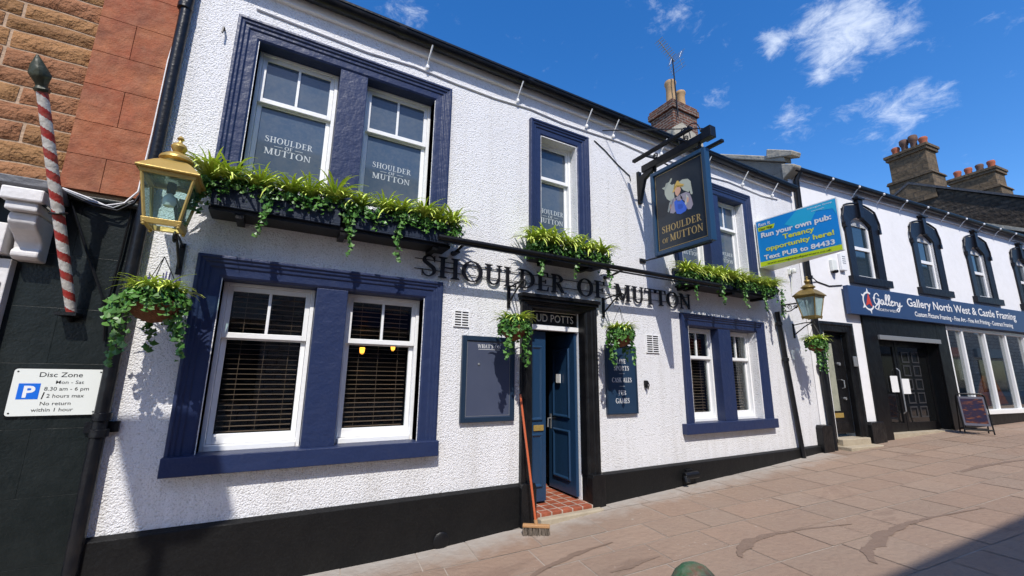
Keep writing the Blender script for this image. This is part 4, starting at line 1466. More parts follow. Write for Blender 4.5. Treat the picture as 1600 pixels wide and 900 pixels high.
lantern('wall_lantern', 'shiny brass lantern on the pub front beside the left drainpipe', (-.855, -.46, 2.77), M_BRASS, M_IRON)
lantern('wall_lantern', 'weathered brass lantern at the right end of the pub, above the small hanging basket', (8.50, -.50, 2.78), M_OLDBRASS, M_IRON)

# ------------------------------------------------------------------ planting
IVY = [(0, -.5), (.30, -.34), (.52, -.05), (.25, .12), (.0, .55), (-.25, .12), (-.52, -.05), (-.30, -.34)]


def leaf(b, p, size, rg, out=(0, -1, .45)):
    n = (Vector(out).normalized() + Vector((rg.gauss(0, .45), rg.gauss(0, .45), rg.gauss(0, .45)))).normalized()
    a = n.cross(Vector((rg.gauss(0, .3), rg.gauss(0, .3), 1))).normalized()
    c = -n.cross(a).normalized()
    k = rg.random()
    g = rg.uniform(.6, 1.25)
    col = (.045 * g + .045 * k, .150 * g + .06 * k, .020 * g + .014 * k)
    if rg.random() < .10:
        col = (.10, .20, .05)
    vs = [p + a * (x * size) + c * (y * size) + n * (-abs(x) * size * .35) for x, y in IVY]
    b.add(vs + [p + n * .0], [(8, i, (i + 1) % 8) for i in range(8)], col)


def tuft_mb(seed, n=74, L=.32, green=False):
    rg = random.Random(seed)
    b = MB()
    for i in range(n):
        az = rg.uniform(0, 2 * math.pi)
        el = rg.uniform(.75, 1.45)
        ln = L * rg.uniform(.6, 1.2)
        w = rg.uniform(.010, .020)
        d = Vector((math.cos(az), math.sin(az), 0))
        side = Vector((-math.sin(az), math.cos(az), 0))
        t = rg.random()
        base = (.19 + .20 * t, .33 + .18 * t, .018 + .02 * t)
        tip = (.64 + .14 * t, .76 + .08 * t, .11 + .14 * t)
        p = d * .02
        vs = []
        ang = el
        seg = 6
        for k in range(seg + 1):
            f = k / seg
            ww = w * (1 - f) ** .6 + .001
            vs += [p - side * ww + Z * .002, p + Z * (-.003 * (1 - f)), p + side * ww + Z * .002]
            p = p + (d * math.cos(ang) + Z * math.sin(ang)) * (ln / seg)
            ang -= rg.uniform(.18, .42)
        for k in range(seg):
            f = k / seg
            col = tuple(base[j] * (1 - f) + tip[j] * f for j in range(3))
            o = k * 3
            b.add([vs[o], vs[o + 1], vs[o + 4], vs[o + 3]], [(0, 1, 2, 3)], col)
            b.add([vs[o + 1], vs[o + 2], vs[o + 5], vs[o + 4]], [(0, 1, 2, 3)], col)
    return b


TUFT_ME = []
for s in range(5):
    o = tuft_mb(s * 17 + 3).build('grass_tuft', M_GRASS, None, recalc=False)
    TUFT_ME.append(o.data)
    bpy.data.objects.remove(o)


def trail(b, p0, length, rg, sway=.03, width=.05):
    p = Vector(p0)
    n = int(length / .012)
    ph = rg.random() * 6
    for i in range(n):
        f = i / n
        q = Vector((p.x + sway * math.sin(ph + f * 5), p.y + sway * .5 * math.cos(ph + f * 4), p.z - f * length))
        wd = width * (1 - f * .55)
        for _ in range(2 if f < .6 else 1):
            leaf(b, q + Vector((rg.gauss(0, wd * .55), rg.gauss(0, wd * .4), rg.gauss(0, .01))), rg.uniform(.028, .060), rg)


def window_box(label, box_label, segs, ztop, zbot, tufts, trails, seed, where, blocks):
    rg = random.Random(seed)
    xa, xb = segs[0][0], segs[-1][1]
    T = thing('window_box', label, 'window box', ((xa + xb) / 2, -.18, zbot))
    for x0, x1 in segs:
        b = MB()
        yf, yb = -.30, -.065
        t_ = .015
        b.box(x0, x1, yf, yb, zbot, zbot + t_)
        b.box(x0, x1, yf - .0, yf + t_, zbot + t_, ztop)
        b.box(x0, x1, yb - t_, yb, zbot + t_, ztop)
        b.box(x0, x0 + t_, yf + t_, yb - t_, zbot + t_, ztop)
        b.box(x1 - t_, x1, yf + t_, yb - t_, zbot + t_, ztop)
        b.box(x0 + t_, x1 - t_, yf + t_, yb - t_, ztop - .05, ztop - .03)
        b.build('trough', M_TROUGH, T, bevel=.004)
    b = MB()
    b.box(xa - .01, xb + .01, -.27, -.0, zbot - .035, zbot - .003)
    for x in blocks:
        b.box(x - .03, x + .03, -.26, -.002, zbot - .075, zbot - .036)
    b.build('ledge', M_IRON, T)
    # ivy carpeting the boxes
    b = MB()
    n = int((xb - xa) * 820)
    for i in range(n):
        x = rg.uniform(xa - .06, xb + .06)
        e = math.sin(x * 9 + seed) * .035 + math.sin(x * 23) * .02
        f = rg.random()
        y = -.36 + f * .30 + rg.gauss(0, .015)
        z = ztop + .06 - abs(rg.gauss(0, .05)) + f * .05 + e - (.075 if f < .35 else 0) * rg.random() * 1.7
        leaf(b, Vector((x, y, z)), rg.uniform(.028, .060), rg, (0, -.8, .8))
    for k, sx in ((0, xa - .05), (1, xb + .05)):
        for i in range(150):
            leaf(b, Vector((sx + rg.gauss(0, .035), rg.uniform(-.36, -.1), ztop + .02 - abs(rg.gauss(0, .09)))), rg.uniform(.034, .055), rg, (-.6 if k == 0 else .6, -.7, .5))
    for i in range(int((xb - xa) * 9)):
        x = rg.uniform(xa, xb)
        trail(b, (x, -.335, ztop + .0), rg.uniform(.05, .13), rg, .01, .035)
    o = b.build('ivy', M_LEAF, None, recalc=False)
    tag(o, 'dark green ivy spilling along ' + where, 'ivy')
    for (x, ln) in trails:
        b = MB()
        trail(b, (x, -.345, ztop - .0), ln, rg, .022, .05)
        o = b.build('ivy_trail', M_LEAF, None, recalc=False)
        tag(o, 'strand of ivy hanging below ' + where, 'ivy', 'ivy strands below ' + where)
    for i, x in enumerate(tufts):
        o = bpy.data.objects.new('grass_tuft', TUFT_ME[rg.randrange(5)])
        COL.objects.link(o)
        o.location = (x, -.23 + rg.gauss(0, .02), ztop + rg.uniform(.0, .03))
        o.rotation_euler = (rg.uniform(.08, .30), rg.gauss(0, .1), rg.uniform(-.6, .6))
        s_ = rg.uniform(.88, 1.12)
        o.scale = (s_, s_, s_)
        tag(o, 'yellow-green grassy tuft sprouting from ' + where, 'plant', 'grassy tufts in ' + where)


window_box('long dark blue window box of two troughs under the paired window above left', '', [(-.62, .42), (.50, 1.555)], 3.29, 3.075,
           [-.66, -.50, -.28, -.02, .14, .36, .60, .84, 1.02, 1.24, 1.42, 1.60], [(-.23, .46), (.50, .52), (.99, .50), (-.76, .50), (-.70, .34), (1.62, .22)], 11, 'the long window box at upper left', (-.4, .46, 1.4))
window_box('short dark blue window box of two troughs under the single middle window', '', [(2.72, 3.17), (3.25, 3.76)], 3.29, 3.155,
           [2.66, 2.82, 3.0, 3.22, 3.42, 3.58, 3.76], [(2.72, .42), (3.24, .40), (3.80, .46)], 23, 'the short window box over the door', (2.9, 3.55))
window_box('dark blue window box of two troughs under the paired window above right', '', [(5.50, 6.55), (6.66, 7.74)], 3.265, 3.125,
           [5.46, 5.62, 5.80, 5.98, 6.14, 6.36, 6.55, 6.74, 6.92, 7.12, 7.30, 7.48, 7.66, 7.82], [(5.56, .42), (6.20, .44), (6.82, .44), (7.38, .46), (7.90, .52)], 31, 'the window box near the blue advert board', (5.7, 6.6, 7.5))


def basket(name_label, loc, wall_y, seed, r, trails, purple=False):
    """hanging basket on chains; origin at the middle of its rim"""
    rg = random.Random(seed)
    T = thing('hanging_basket', name_label, 'hanging basket', loc)
    b = MB()
    b.lathe([(r, 0), (r * 1.03, -.012), (r * .97, -.03), (r * .86, -.07), (r * .62, -.125), (r * .30, -.155), (.01, -.165)], (0, 0, 0), 22)
    b.build('bowl', M_BASKET, T, local=True, smooth=True)
    b = MB()
    for k in range(3):
        a = k * 2.1 + .4
        b.tube([(r * math.cos(a), r * math.sin(a), 0), (0, 0, .36)], .0035, 4)
    b.build('chain', M_IRON, T, local=True)
    b = MB()
    for i in range(int(520 * r / .17)):
        a = rg.uniform(0, 6.283)
        q = r * (.25 + .95 * math.sqrt(rg.random()))
        z = .09 * (1 - (q / (1.25 * r)) ** 2) + rg.gauss(0, .025)
        leaf(b, Vector((q * math.cos(a), q * math.sin(a), z)), rg.uniform(.025, .055), rg, (math.cos(a) * .7, math.sin(a) * .7, .7))
    for i in range(200):
        a = rg.uniform(0, 6.283)
        leaf(b, Vector((1.12 * r * math.cos(a), 1.12 * r * math.sin(a), -abs(rg.gauss(0, .05)))), rg.uniform(.025, .055), rg, (math.cos(a), math.sin(a), .3))
    for (dx, dy, ln, wd) in trails:
        trail(b, (dx, dy, .0), ln, rg, .025, wd)
    b.build('ivy', M_LEAF, T, local=True, recalc=False)
    for i in range(4):
        tb = tuft_mb(seed * 7 + i, 42, .21 + .05 * (r > .18))
        a = i * 1.6 + seed
        off = Vector((.45 * r * math.cos(a), .45 * r * math.sin(a), .03))
        tb.v = [tuple(Vector(v) + off) for v in tb.v]
        tb.build('grass_tuft', M_GRASS, T, local=True, recalc=False)
    if purple:
        b = MB()
        for i in range(9):
            p = Vector((rg.gauss(0, .05), rg.gauss(0, .06), .1 + rg.random() * .08))
            b.tube([p, p + Vector((rg.gauss(0, .012), rg.gauss(0, .012), .07))], [.008, .004], 5, True, (.08, .07, .20))
        b.build('lavender', mat("lavender_flower", (.1, .08, .3), .7, attr=True), T, local=True)
    return T


def basket_bracket(label, x, z, reach):
    """iron wall bracket: upright plate, raking arm and curled hook"""
    b = MB()
    b.box(x - .02, x + .02, -.02, -.001, z - .28, z)
    b.tube([(x, -.012, z - .22), (x, -reach * .55, z - .07), (x, -reach * .9, z - .0)], .011, 7)
    b.tube([(x, -.012, z - .03), (x, -reach * .5, z - .005), (x, -reach * .9, z)], .010, 7)
    b.tube([(x, -reach * .9 - .04 * math.sin(k * .45), z - .04 + .04 * math.cos(k * .45)) for k in range(11)], .009, 6)
    o = b.build('basket_bracket', M_IRON, None)
    return tag(o, label, 'bracket')


basket_bracket('black iron bracket below the shiny brass lantern, holding the largest hanging basket', -.80, 2.77, .40)
basket_bracket('black iron bracket left of the door under the raised letters, holding a basket', 2.45, 2.77, .42)
basket_bracket('black iron bracket right of the door under the raised letters, holding a basket', 3.97, 2.77, .42)
basket_bracket('black iron bracket under the weathered lantern, holding the smallest basket', 8.80, 2.74, .40)
basket('largest hanging basket with grassy leaves and lavender, beside the left drainpipe', (-.84, -.36, 2.20), 0, 5, .185,
       [(-.20, -.05, .50, .07), (-.17, -.12, .36, .07), (.18, -.06, .46, .06), (.12, .10, .30, .05), (-.05, .15, .38, .06)], True)
basket('hanging basket left of the door, its ivy hanging over the events board', (2.32, -.38, 2.22), 0, 6, .155, [(-.12, -.1, .38, .04), (.13, -.08, .44, .06), (.16, .02, .40, .06), (.05, .12, .3, .05)])
basket('hanging basket right of the door, its ivy hanging over the offers board', (3.92, -.38, 2.22), 0, 8, .155, [(-.15, -.04, .40, .06), (-.13, .06, .34, .05), (.14, -.06, .38, .06), (.15, .05, .34, .06)])
basket('smallest hanging basket below the weathered lantern, by the black side door', (8.74, -.40, 2.33), 0, 9, .155, [(-.10, -.06, .42, .07), (.14, -.06, .52, .09), (.15, .05, .5, .08), (.0, -.14, .3, .06)])

# ------------------------------------------------------------------ advert board fixed square to the wall
T = thing('advert_board', 'bright blue and lime advert board projecting from the right end of the pub', 'advert board', (7.9, 0, 3.74))
b = MB()
xa, ya, yb = 7.86, -.03, -1.40
za, zb = 3.735, 4.655
b.prism([(xa, ya), (xa + .012, yb), (xa + .05, yb), (xa + .42, ya)], za, zb, 'z')
b.build('casing', M_SIGNWHITE, T, bevel=.004)
dirv = Vector((.012, yb - ya, 0)).normalized()
nrm = Vector((-1, -.0087, 0)).normalized()
L = 1.37


def on_board(u, z, lift=0.0):
    return Vector((xa, ya, 0)) + dirv * u + Z * (za + z) + nrm * lift


def patch(name, m, u0, u1, z0, z1, lift, poly=None):
    b = MB()
    pts = poly or [(u0, z0), (u1, z0), (u1, z1), (u0, z1)]
    n_ = len(pts)
    b.add([on_board(u, z, lift) for u, z in pts], [tuple(range(n_))])
    return b.build(name, m, T)


patch('blue_field', M_ADBLUE, .02, L - .02, .105, .90, .002)
patch('cyan_shape', M_ADCYAN, 0, 0, 0, 0, .004, [(.75, .895), (.52, .70), (.70, .60), (.95, .62), (1.05, .78), (1.30, .74), (1.345, .60), (1.345, .895)])
patch('lime_strip', M_ADLIME, .02, L - .02, .012, .102, .002)
patch('lime_tab', M_ADLIME, 0, 0, 0, 0, .004, [(.05, .70), (.33, .70), (.36, .78), (.04, .78)])
for t_, u, z, w_, h_, bold in (('Run it', .06, .80, .22, .065, .02), ('Run your own pub:', .09, .57, 1.17, .095, .035), ('Text PUB to 84433', .10, .135, 1.16, .085, .03), ('Stonegate Group', .92, .845, .38, .03, .0), ('www.stonegate', .98, .79, .20, .02, .0)):
    b = MB()
    sans_line(b, t_, on_board(u, z), dirv, Z, nrm, h_, w_, .006, bold)
    b.build('white_lettering', M_LETTERWHITE, T)
for t_, u, z, w_, h_, bold in (('Tenancy', .47, .44, .52, .09, .03), ('opportunity here!', .15, .295, 1.12, .085, .03)):
    b = MB()
    sans_line(b, t_, on_board(u, z), dirv, Z, nrm, h_, w_, .006, bold)
    b.build('yellow_lettering', M_ADYELLOW, T)
b = MB()
sans_line(b, 'www.stonegatepubpartners.co.uk', on_board(.15, .038), dirv, Z, nrm, .035, 1.05, .006, .01)
b.build('black_lettering', M_LETTERBLACK, T)
b = MB()
sans_line(b, 'Your Way', on_board(.07, .715), dirv, Z, nrm, .05, .25, .008, .02, shear=.3)
b.build('black_lettering', M_LETTERBLACK, T)
b = MB()
b.tube([(8.9, -.004, 3.35), (8.9, -.05, 3.75), (8.93, -.09, 3.78)], .012, 6)
b.lathe([(.035, -.045), (.045, -.02), (.045, .03), (.02, .05)], (8.9, -.10, 3.80), 12)
b.box(8.86, 8.94, -.05, -.002, 3.74, 3.86)
tag(b.build('security_camera', M_SIGNWHITE, None, smooth=False, bevel=.006), 'small white security camera on the wall beneath the blue advert board', 'camera')

# ------------------------------------------------------------------ gallery building (its front turns a little towards the street)
GR = R(-6.25)
G0 = (9.32, 0, 0)
GAL = thing('gallery_building', 'smooth white gallery building with charcoal arched window surrounds and black shopfront', 'shop', G0, GR)
GL = 11.75


def gput(b, name, m, parent=None, **kw):
    return b.build(name, m, parent or GAL, local=True, **kw)


WIN = [1.63, 4.38, 7.08, 9.86]
holes = [(a + .38, a + 1.18, 3.96, 5.42) for a in WIN] + [(.50, 1.30, -.2, 2.66), (2.32, 4.80, -.2, 2.62), (5.32, 10.60, .96, 3.02)]
b = MB()
wall_cells(b, 0.03, GL, -.3, 6.22, 0, .3, holes)
gput(b, 'wall', M_SMOOTHWHITE, recalc=False)
b = MB()
b.add([(-.02, -.12, 6.2), (GL, -.12, 6.2), (GL, 3.0, 7.95), (-.02, 3.0, 7.95), (GL, 6, 6.2), (-.02, 6, 6.2)], [(0, 1, 2, 3), (3, 2, 4, 5)])
b.box(-.02, GL, -.10, 6, 6.15, 6.195)
gput(b, 'roof', M_SLATE)
b = MB()
b.prism([(.02, 3.5), (.02, 6.32), (3.0, 7.98), (6, 6.3), (6, 3.5)], -.02, .025, 'x')
gput(b, 'gable_wall', M_STUCCO)
b = MB()
b.prism([(-.05, 6.30), (-.05, 6.42), (3.0, 8.13), (3.0, 8.0)], -.10, .14, 'x')
b.prism([(-.22, 6.36), (-.26, 6.46), (.30, 6.78), (.34, 6.56)], -.13, .17, 'x')
b.prism([(-.12, 6.02), (-.22, 6.10), (-.24, 6.16), (.04, 6.30), (.04, 5.92)], -.10, .15, 'x')
gput(b, 'skew_stone', M_CREAM, bevel=.02)
g = gutter_profile(.02, GL, -.13, 6.12, .075)
g.box(.02, GL, -.21, -.04, 6.125, 6.15)
gput(g, 'gutter', M_PIPE, smooth=True)
b = MB()
b.box(.03, GL, -.04, -.002, 5.98, 6.12)
gput(b, 'eaves_board', M_SMOOTHWHITE)
for k in range(11):
    a = 1.25 + k * .98
    b = MB()
    b.tube([(a, -.20, 6.10), (a - .01, -.13, 6.02), (a - .02, -.02, 5.88)], .011, 6)
    b.lathe([(.004, -.035), (.022, -.02), (.026, 0), (.02, .02), (.004, .03)], (a, -.21, 6.10), 8)
    gput(b, 'festoon_hook', M_WHITE, smooth=True)
b = MB()
b.tube([(.20, -.15, 6.08), (.17, -.07, 5.9), (.15, -.065, 4.0), (.20, -.065, 2.1), (.24, -.07, .30)], .055, 12)
for z in (5.2, 3.7, 1.9):
    b.lathe([(.055, 0), (.07, .006), (.07, .07), (.055, .076)], (.165, -.066, z), 14)
gput(b, 'downpipe', M_PIPE, smooth=True)
# upper windows
for a in WIN:
    b = MB()
    x0, x1 = a + .38, a + 1.18           # opening
    zs, zc = 5.26, 5.42                 # springing / crown of the glass
    cx = (x0 + x1) / 2

    def head(w0, lift):
        n_ = 12
        pts = []
        for k in range(n_ + 1):
            f = -1 + 2 * k / n_
            pts.append((cx + f * ((x1 - x0) / 2 + w0), zs + lift + (1 - f * f) * .17))
        return pts
    inner = [(x0, 3.97)] + head(0, 0) + [(x1, 3.97)]
    outer = [(x0 - .26, 3.97)] + head(.26, .30) + [(x1 + .26, 3.97)]
    n_ = len(inner)
    vs, fs = [], []
    for pts, y in ((outer, 0.0), (outer, -.045), (inner, -.03), (inner, .05)):
        vs += [(p[0], y, p[1]) for p in pts]
    for r_ in range(3):
        for k in range(n_ - 1):
            fs.append((r_ * n_ + k, r_ * n_ + k + 1, (r_ + 1) * n_ + k + 1, (r_ + 1) * n_ + k))
    b.add(vs, fs)
    # raised outer roll, label stops, key block and sill
    roll = [(x0 - .31, 5.18), (x0 - .31, 5.36)] + head(.31, .33)[1:-1] + [(x1 + .31, 5.36), (x1 + .31, 5.18)]
    b.tube([(p[0], -.045, p[1]) for p in roll], .024, 8)
    for s_ in (x0 - .30, x1 + .22):
        b.box(s_, s_ + .08, -.08, -.002, 5.10, 5.22)
    b.prism([(cx - .07, 5.40), (cx - .09, 5.86), (cx + .09, 5.86), (cx + .07, 5.40)], -.09, -.002)
    b.prism([(cx - .13, 5.862), (cx - .15, 5.91), (cx + .15, 5.91), (cx + .13, 5.862)], -.12, -.002)
    b.box(x0 - .36, x1 + .36, -.10, .05, 3.78, 3.95)
    w = gput(b, 'window', M_HOOD, bevel=.006)
    b = MB()
    y = .052
    b.box(x0, x0 + .06, y, y + .07, 3.95, 5.44)
    b.box(x1 - .06, x1, y, y + .07, 3.95, 5.44)
    b.box(x0 + .06, x1 - .06, y, y + .07, 3.95, 4.02)
    b.box(x0 + .06, x1 - .06, y, y + .07, 4.64, 4.72)
    b.prism([(x0 + .06, 5.22)] + [(cx + f * (x1 - x0 - .12) / 2, 5.26 + (1 - f * f) * .10) for f in (-1, -.5, 0, .5, 1)] + [(x1 - .06, 5.22), (x1 - .06, 5.44), (x0 + .06, 5.44)], y, y + .07)
    b.build('window_frame', M_WHITE, w, local=True, bevel=.004)
    b = MB()
    b.box(x0 + .05, x1 - .05, y + .03, y + .036, 4.0, 5.4)
    b.build('pane', M_GALGLASS, w, local=True)
# side door
b = MB()
b.sweep(lambda o, y: [(.24 + o, y, .48), (.24 + o, y, 2.86 - o), (1.44 - o, y, 2.86 - o), (1.44 - o, y, .48)], [(0, 0), (0, -.05), (.06, -.055), (.07, -.035), (.20, -.03), (.21, .0), (.21, .09)])
w = gput(b, 'side_door', M_BLACK, bevel=.005)
b = MB()
b.box(.455, 1.225, .09, .13, .62, 2.60)
b.box(.455, 1.225, .085, .13, 2.602, 2.68)
b.box(.60, 1.08, .078, .09, .68, .84)
b.build('door_leaf', M_BLACK, w, local=True, bevel=.004)
b = MB()
b.box(.60, .84, .080, .0895, 1.06, 2.42)
b.build('door_glass', mat("door_glass_pale", (0.36, 0.36, 0.28), 0.1, 0.6, var=(5, 0.5, (0.12, 0.14, 0.12))), w, local=True)
b = MB()
b.box(.58, .92, .078, .0885, .93, 1.02)
b.build('letter_plate', M_BRASS, w, local=True)
b = MB()
b.tube([(1.02, .09, 1.5), (1.02, .04, 1.52), (1.02, .04, 1.66), (1.02, .09, 1.68)], .012, 6)
b.tube([(1.03, .09, 1.30), (1.03, .05, 1.30)], .03, 10)
b.tube([(.98, .09, 2.0), (.98, .05, 2.0)], .035, 10)
b.build('door_handle', M_GREY, w, local=True)
b = MB()
b.box(1.27, 1.39, -.07, -.04, 1.95, 2.16)
b.build('key_safe', M_GREY, w, local=True, bevel=.01)
for (a0, a1, d, z) in ((.36, 1.40, -.30, .43), (.44, 1.34, -.12, .55)):
    b = MB()
    b.box(a0, a1, d, .25, 0, z)
    gput(b, 'doorstep', M_STEP, bevel=.015)
b = MB()
b.prism([(1.43, 0), (1.43, .78), (1.47, .84), (1.86, .84), (1.90, .78), (1.90, 0)], -.12, -.001)
gput(b, 'plinth_block', M_BLACK, bevel=.008)
b = MB()
b.prism([(-.17, -.1), (-.17, .78), (-.13, .83), (.10, .83), (.13, .78), (.13, -.1)], -.14, .0)
gput(b, 'plinth_block', M_BLACK, bevel=.008)
# shopfront surround and recessed entrance
b = MB()
b.box(1.84, 2.32, -.04, -.001, .2, 3.08)
b.box(4.80, 5.28, -.04, -.001, .2, 3.08)
b.box(2.32, 4.80, -.04, -.001, 2.62, 3.08)
b.box(5.28, 10.75, -.05, -.001, .2, .90)
b.box(10.62, 11.2, -.04, -.001, .90, 3.08)
sf = gput(b, 'shopfront', M_GALBLACK, bevel=.005)
b = MB()
b.box(2.30, 2.34, .0, 1.3, .3, 2.62)
b.box(4.78, 4.82, .0, 1.3, .3, 2.62)
b.box(2.34, 4.78, 0, 1.3, 2.60, 2.64)
b.build('porch_lining', M_GALBLACK, sf, local=True)
b = MB()
b.box(2.30, 4.82, -.09, -.041, 2.56, 2.66)
b.build('shutter_box', M_GREY, sf, local=True, bevel=.006)
b = MB()
b.box(2.34, 4.78, -.02, 1.35, .2, .56)
b.build('porch_floor', M_STEP, sf, local=True)
for a0, a1 in ((2.40, 3.30), (3.32, 4.70)):
    b = MB()
    yd = .16
    for (c0, c1, e0, e1) in ((a0, a0 + .09, .57, 2.60), (a1 - .09, a1, .57, 2.60), (a0 + .09, a1 - .09, .57, .75), (a0 + .09, a1 - .09, 2.45, 2.60)):
        b.box(c0, c1, yd, yd + .05, e0, e1)
    dl = b.build('glazed_door', M_GALBLACK, sf, local=True)
b = MB()
b.box(2.40, 4.70, .18, .185, .58, 2.6)
b.build('door_glass', mat("dark_door_glass", (0.006, 0.0065, 0.007), 0.06, 0.5), sf, local=True)
b = MB()
b.tube([(3.24, .16, .95), (3.24, .11, 1.0), (3.24, .11, 1.9), (3.24, .16, 1.95)], .014, 8)
b.build('door_handle', M_GREY, sf, local=True)
b = MB()
b.box(2.92, 3.20, .150, .155, 1.42, 1.78)
b.box(3.34, 3.66, .150, .155, 1.38, 1.72)
b.build('paper_notice', M_WHITE, sf, local=True)
b = MB()
rg = random.Random(5)
for i in range(5):
    for k in range(2):
        a, z = 3.55 + k * .42, .85 + i * .31
        for (c0, c1, e0, e1) in ((a, a + .03, z, z + .25), (a + .27, a + .30, z, z + .25), (a + .03, a + .27, z, z + .03), (a + .03, a + .27, z + .22, z + .25)):
            b.box(c0, c1, .165, .178, e0, e1)
b.build('display_frames', mat('dim_frame', (0.035, 0.035, 0.038), 0.4), sf, local=True)
# shop window
b = MB()
mull = [6.08, 7.24, 8.42, 9.56]
b.box(5.30, 5.36, -.03, .10, .96, 3.03)
b.box(10.56, 10.62, -.03, .10, .96, 3.03)
b.box(5.36, 10.56, -.03, .10, 2.95, 3.03)
b.box(5.26, 10.66, -.10, .10, .88, .985)
for a in mull:
    b.box(a - .035, a + .035, -.03, .10, .985, 2.95)
w = gput(b, 'shop_window', M_WHITE, bevel=.006)
for a, c in zip([5.36] + [q + .035 for q in mull], [q - .035 for q in mull] + [10.56]):
    b = MB()
    b.box(a, c, .03, .036, .985, 2.95)
    b.build('pane', glass_mat("shop_glass", (0.80, 0.84, 0.84), 2.6), w, local=True)
b = MB()
b.box(5.2, 10.7, .31, 2.6, .4, 3.1)
b.f = [f for i, f in enumerate(b.f) if i != 2]
b.c = b.c[:len(b.f)]
gput(b, 'shop_interior', mat("shop_interior_wall", (0.30, 0.30, 0.29), 0.9), recalc=False)
b = MB()
b.box(5.25, 10.65, .31, 1.1, .60, .95)
gput(b, 'window_shelf', M_CREAM)
WALLFIT = []

# goods in the shop window, plus an orange stand-in for a reflection
def gthing(b, name, m, label, cat, **kw):
    o = b.build(name, m, None, local=True, **kw)
    o.location = G0
    o.rotation_euler = (0, 0, GR)
    return tag(o, label, cat)


b = MB()
for (c0, c1, e0, e1) in ((7.08, 7.13, 1.72, 2.42), (7.47, 7.52, 1.72, 2.42), (7.13, 7.47, 1.72, 1.77), (7.13, 7.47, 2.37, 2.42)):
    b.box(c0, c1, .52, .56, e0, e1)
fr = gthing(b, 'picture_frame', M_WHITE, 'white framed blue picture hanging in the first pane of the gallery window', 'picture')
b = MB()
b.box(7.13, 7.47, .54, .55, 1.77, 2.37)
b.build('picture', mat("blue_picture", (0.05, 0.13, 0.25), 0.5, var=(9, 0.8, (0.2, 0.3, 0.4))), fr, local=True)
b = MB()
b.prism([(7.75, 1.0), (8.5, 1.85), (9.1, 1.78), (9.65, 1.05)], .60, .64)
gthing(b, 'orange_reflection', mat("orange_reflection", (0.75, 0.20, 0.01), 0.7, var=(4, 0.8, (0.35, 0.05, 0.01))), 'orange shape low in the gallery window, standing in for a reflected market tent', 'reflection')  # added shape behind the glass, in place of a market tent's reflection
for i, (a, z, w_, h_, c_) in enumerate(((7.5, 2.0, .5, .55, 'single'), (8.7, 2.0, .55, .5, 'second'), (9.75, 1.95, .5, .5, 'third'))):
    b = MB()
    for (c0, c1, e0, e1) in ((a, a + .06, z, z + h_), (a + w_ - .06, a + w_, z, z + h_), (a + .06, a + w_ - .06, z, z + .06), (a + .06, a + w_ - .06, z + h_ - .06, z + h_)):
        b.box(c0, c1, 1.2, 1.24, e0, e1)
    b.box(a + .06, a + w_ - .06, 1.22, 1.23, z + .06, z + h_ - .06)
    gthing(b, 'picture_frame', M_SHOPWHITE, 'pale framed picture deep inside the gallery window, %s' % ('in the third pane' if i == 0 else 'in the fourth pane' if i == 1 else 'in the last pane'), 'picture')

# gallery fascia sign
SG = thing('fascia_sign', 'long blue shop fascia with white lettering and a compass emblem', 'shop sign', G0, GR)
b = MB()
b.box(1.30, 10.9, -.14, -.042, 3.06, 3.68)
fs_ = gput(b, 'fascia_panel', M_GALBLUE, SG, bevel=.006)
b = MB()
yy = -.1402
sans_line(b, 'Gallery North West & Castle Framing', (3.50, yy, 3.385), X, Z, -Y, .20, 5.45, .003, .014)
gput(b, 'lettering', M_LETTERWHITE, fs_)
b = MB()
sans_line(b, 'Custom Picture Framing - Fine Art - Fine Art Printing - Contract Framing', (3.75, yy, 3.165), X, Z, -Y, .115, 4.9, .003, .016)
gput(b, 'lettering', M_LETTERWHITE, fs_)
b = MB()
sans_line(b, 'NORTH WEST', (2.28, yy, 3.19), X, Z, -Y, .06, .75, .003)
gput(b, 'lettering', M_LETTERWHITE, fs_)
b = MB()
scr = [[(.36, .62), (.26, .78), (.10, .66), (.02, .34), (.10, .10), (.24, .16), (.32, .40), (.20, .42), (.36, .42), (.30, .05), (.18, -.22), (.02, -.12), (.22, .08), (.42, .18)],
       [(.60, .38), (.48, .40), (.43, .20), (.52, .10), (.62, .36), (.62, .14), (.72, .16)], [(.70, .14), (.88, .66), (.82, .78), (.76, .50), (.78, .12), (.88, .14)],
       [(.88, .14), (1.06, .66), (1.0, .78), (.94, .50), (.96, .12), (1.06, .16)], [(1.06, .24), (1.20, .34), (1.16, .42), (1.08, .28), (1.12, .10), (1.26, .18)],
       [(1.26, .36), (1.32, .38), (1.32, .12), (1.36, .30), (1.46, .38)], [(1.50, .38), (1.50, .16), (1.58, .12), (1.68, .38), (1.62, .02), (1.50, -.24), (1.42, -.12), (1.64, .08), (1.82, .20)]]
for k, st_ in enumerate(scr):
    put_polys(b, curve_stroke(st_, [.055] * len(st_), 5), (2.18, yy, 3.30), X, Z, -Y, .36, 1.12, 1.85, .003 + .0004 * k)
put_polys(b, arc(0, 0, 1, 1, 60, 330, .18, .18, 24), (1.98, yy, 3.38), X, Z, -Y, .21, .21, 1, .003)
for a in (20, 90, 150, 215, 280):
    c_, s_ = math.cos(R(a)), math.sin(R(a))
    put_polys(b, [[(c_ * .95 - s_ * .16, s_ * .95 + c_ * .16), (c_ * .95 + s_ * .16, s_ * .95 - c_ * .16), (c_ * 1.38, s_ * 1.38)]], (1.98, yy, 3.38), X, Z, -Y, .21, .21, 1, .004)
gput(b, 'emblem', M_LETTERWHITE, fs_)
b = MB()
put_polys(b, [[(-.55, -.5), (.0, -.28), (.5, -.62), (.05, .85)]], (1.99, yy, 3.38), X, Z, -Y, .21, .21, 1, .006)
gput(b, 'emblem_arrow', M_RED, fs_)
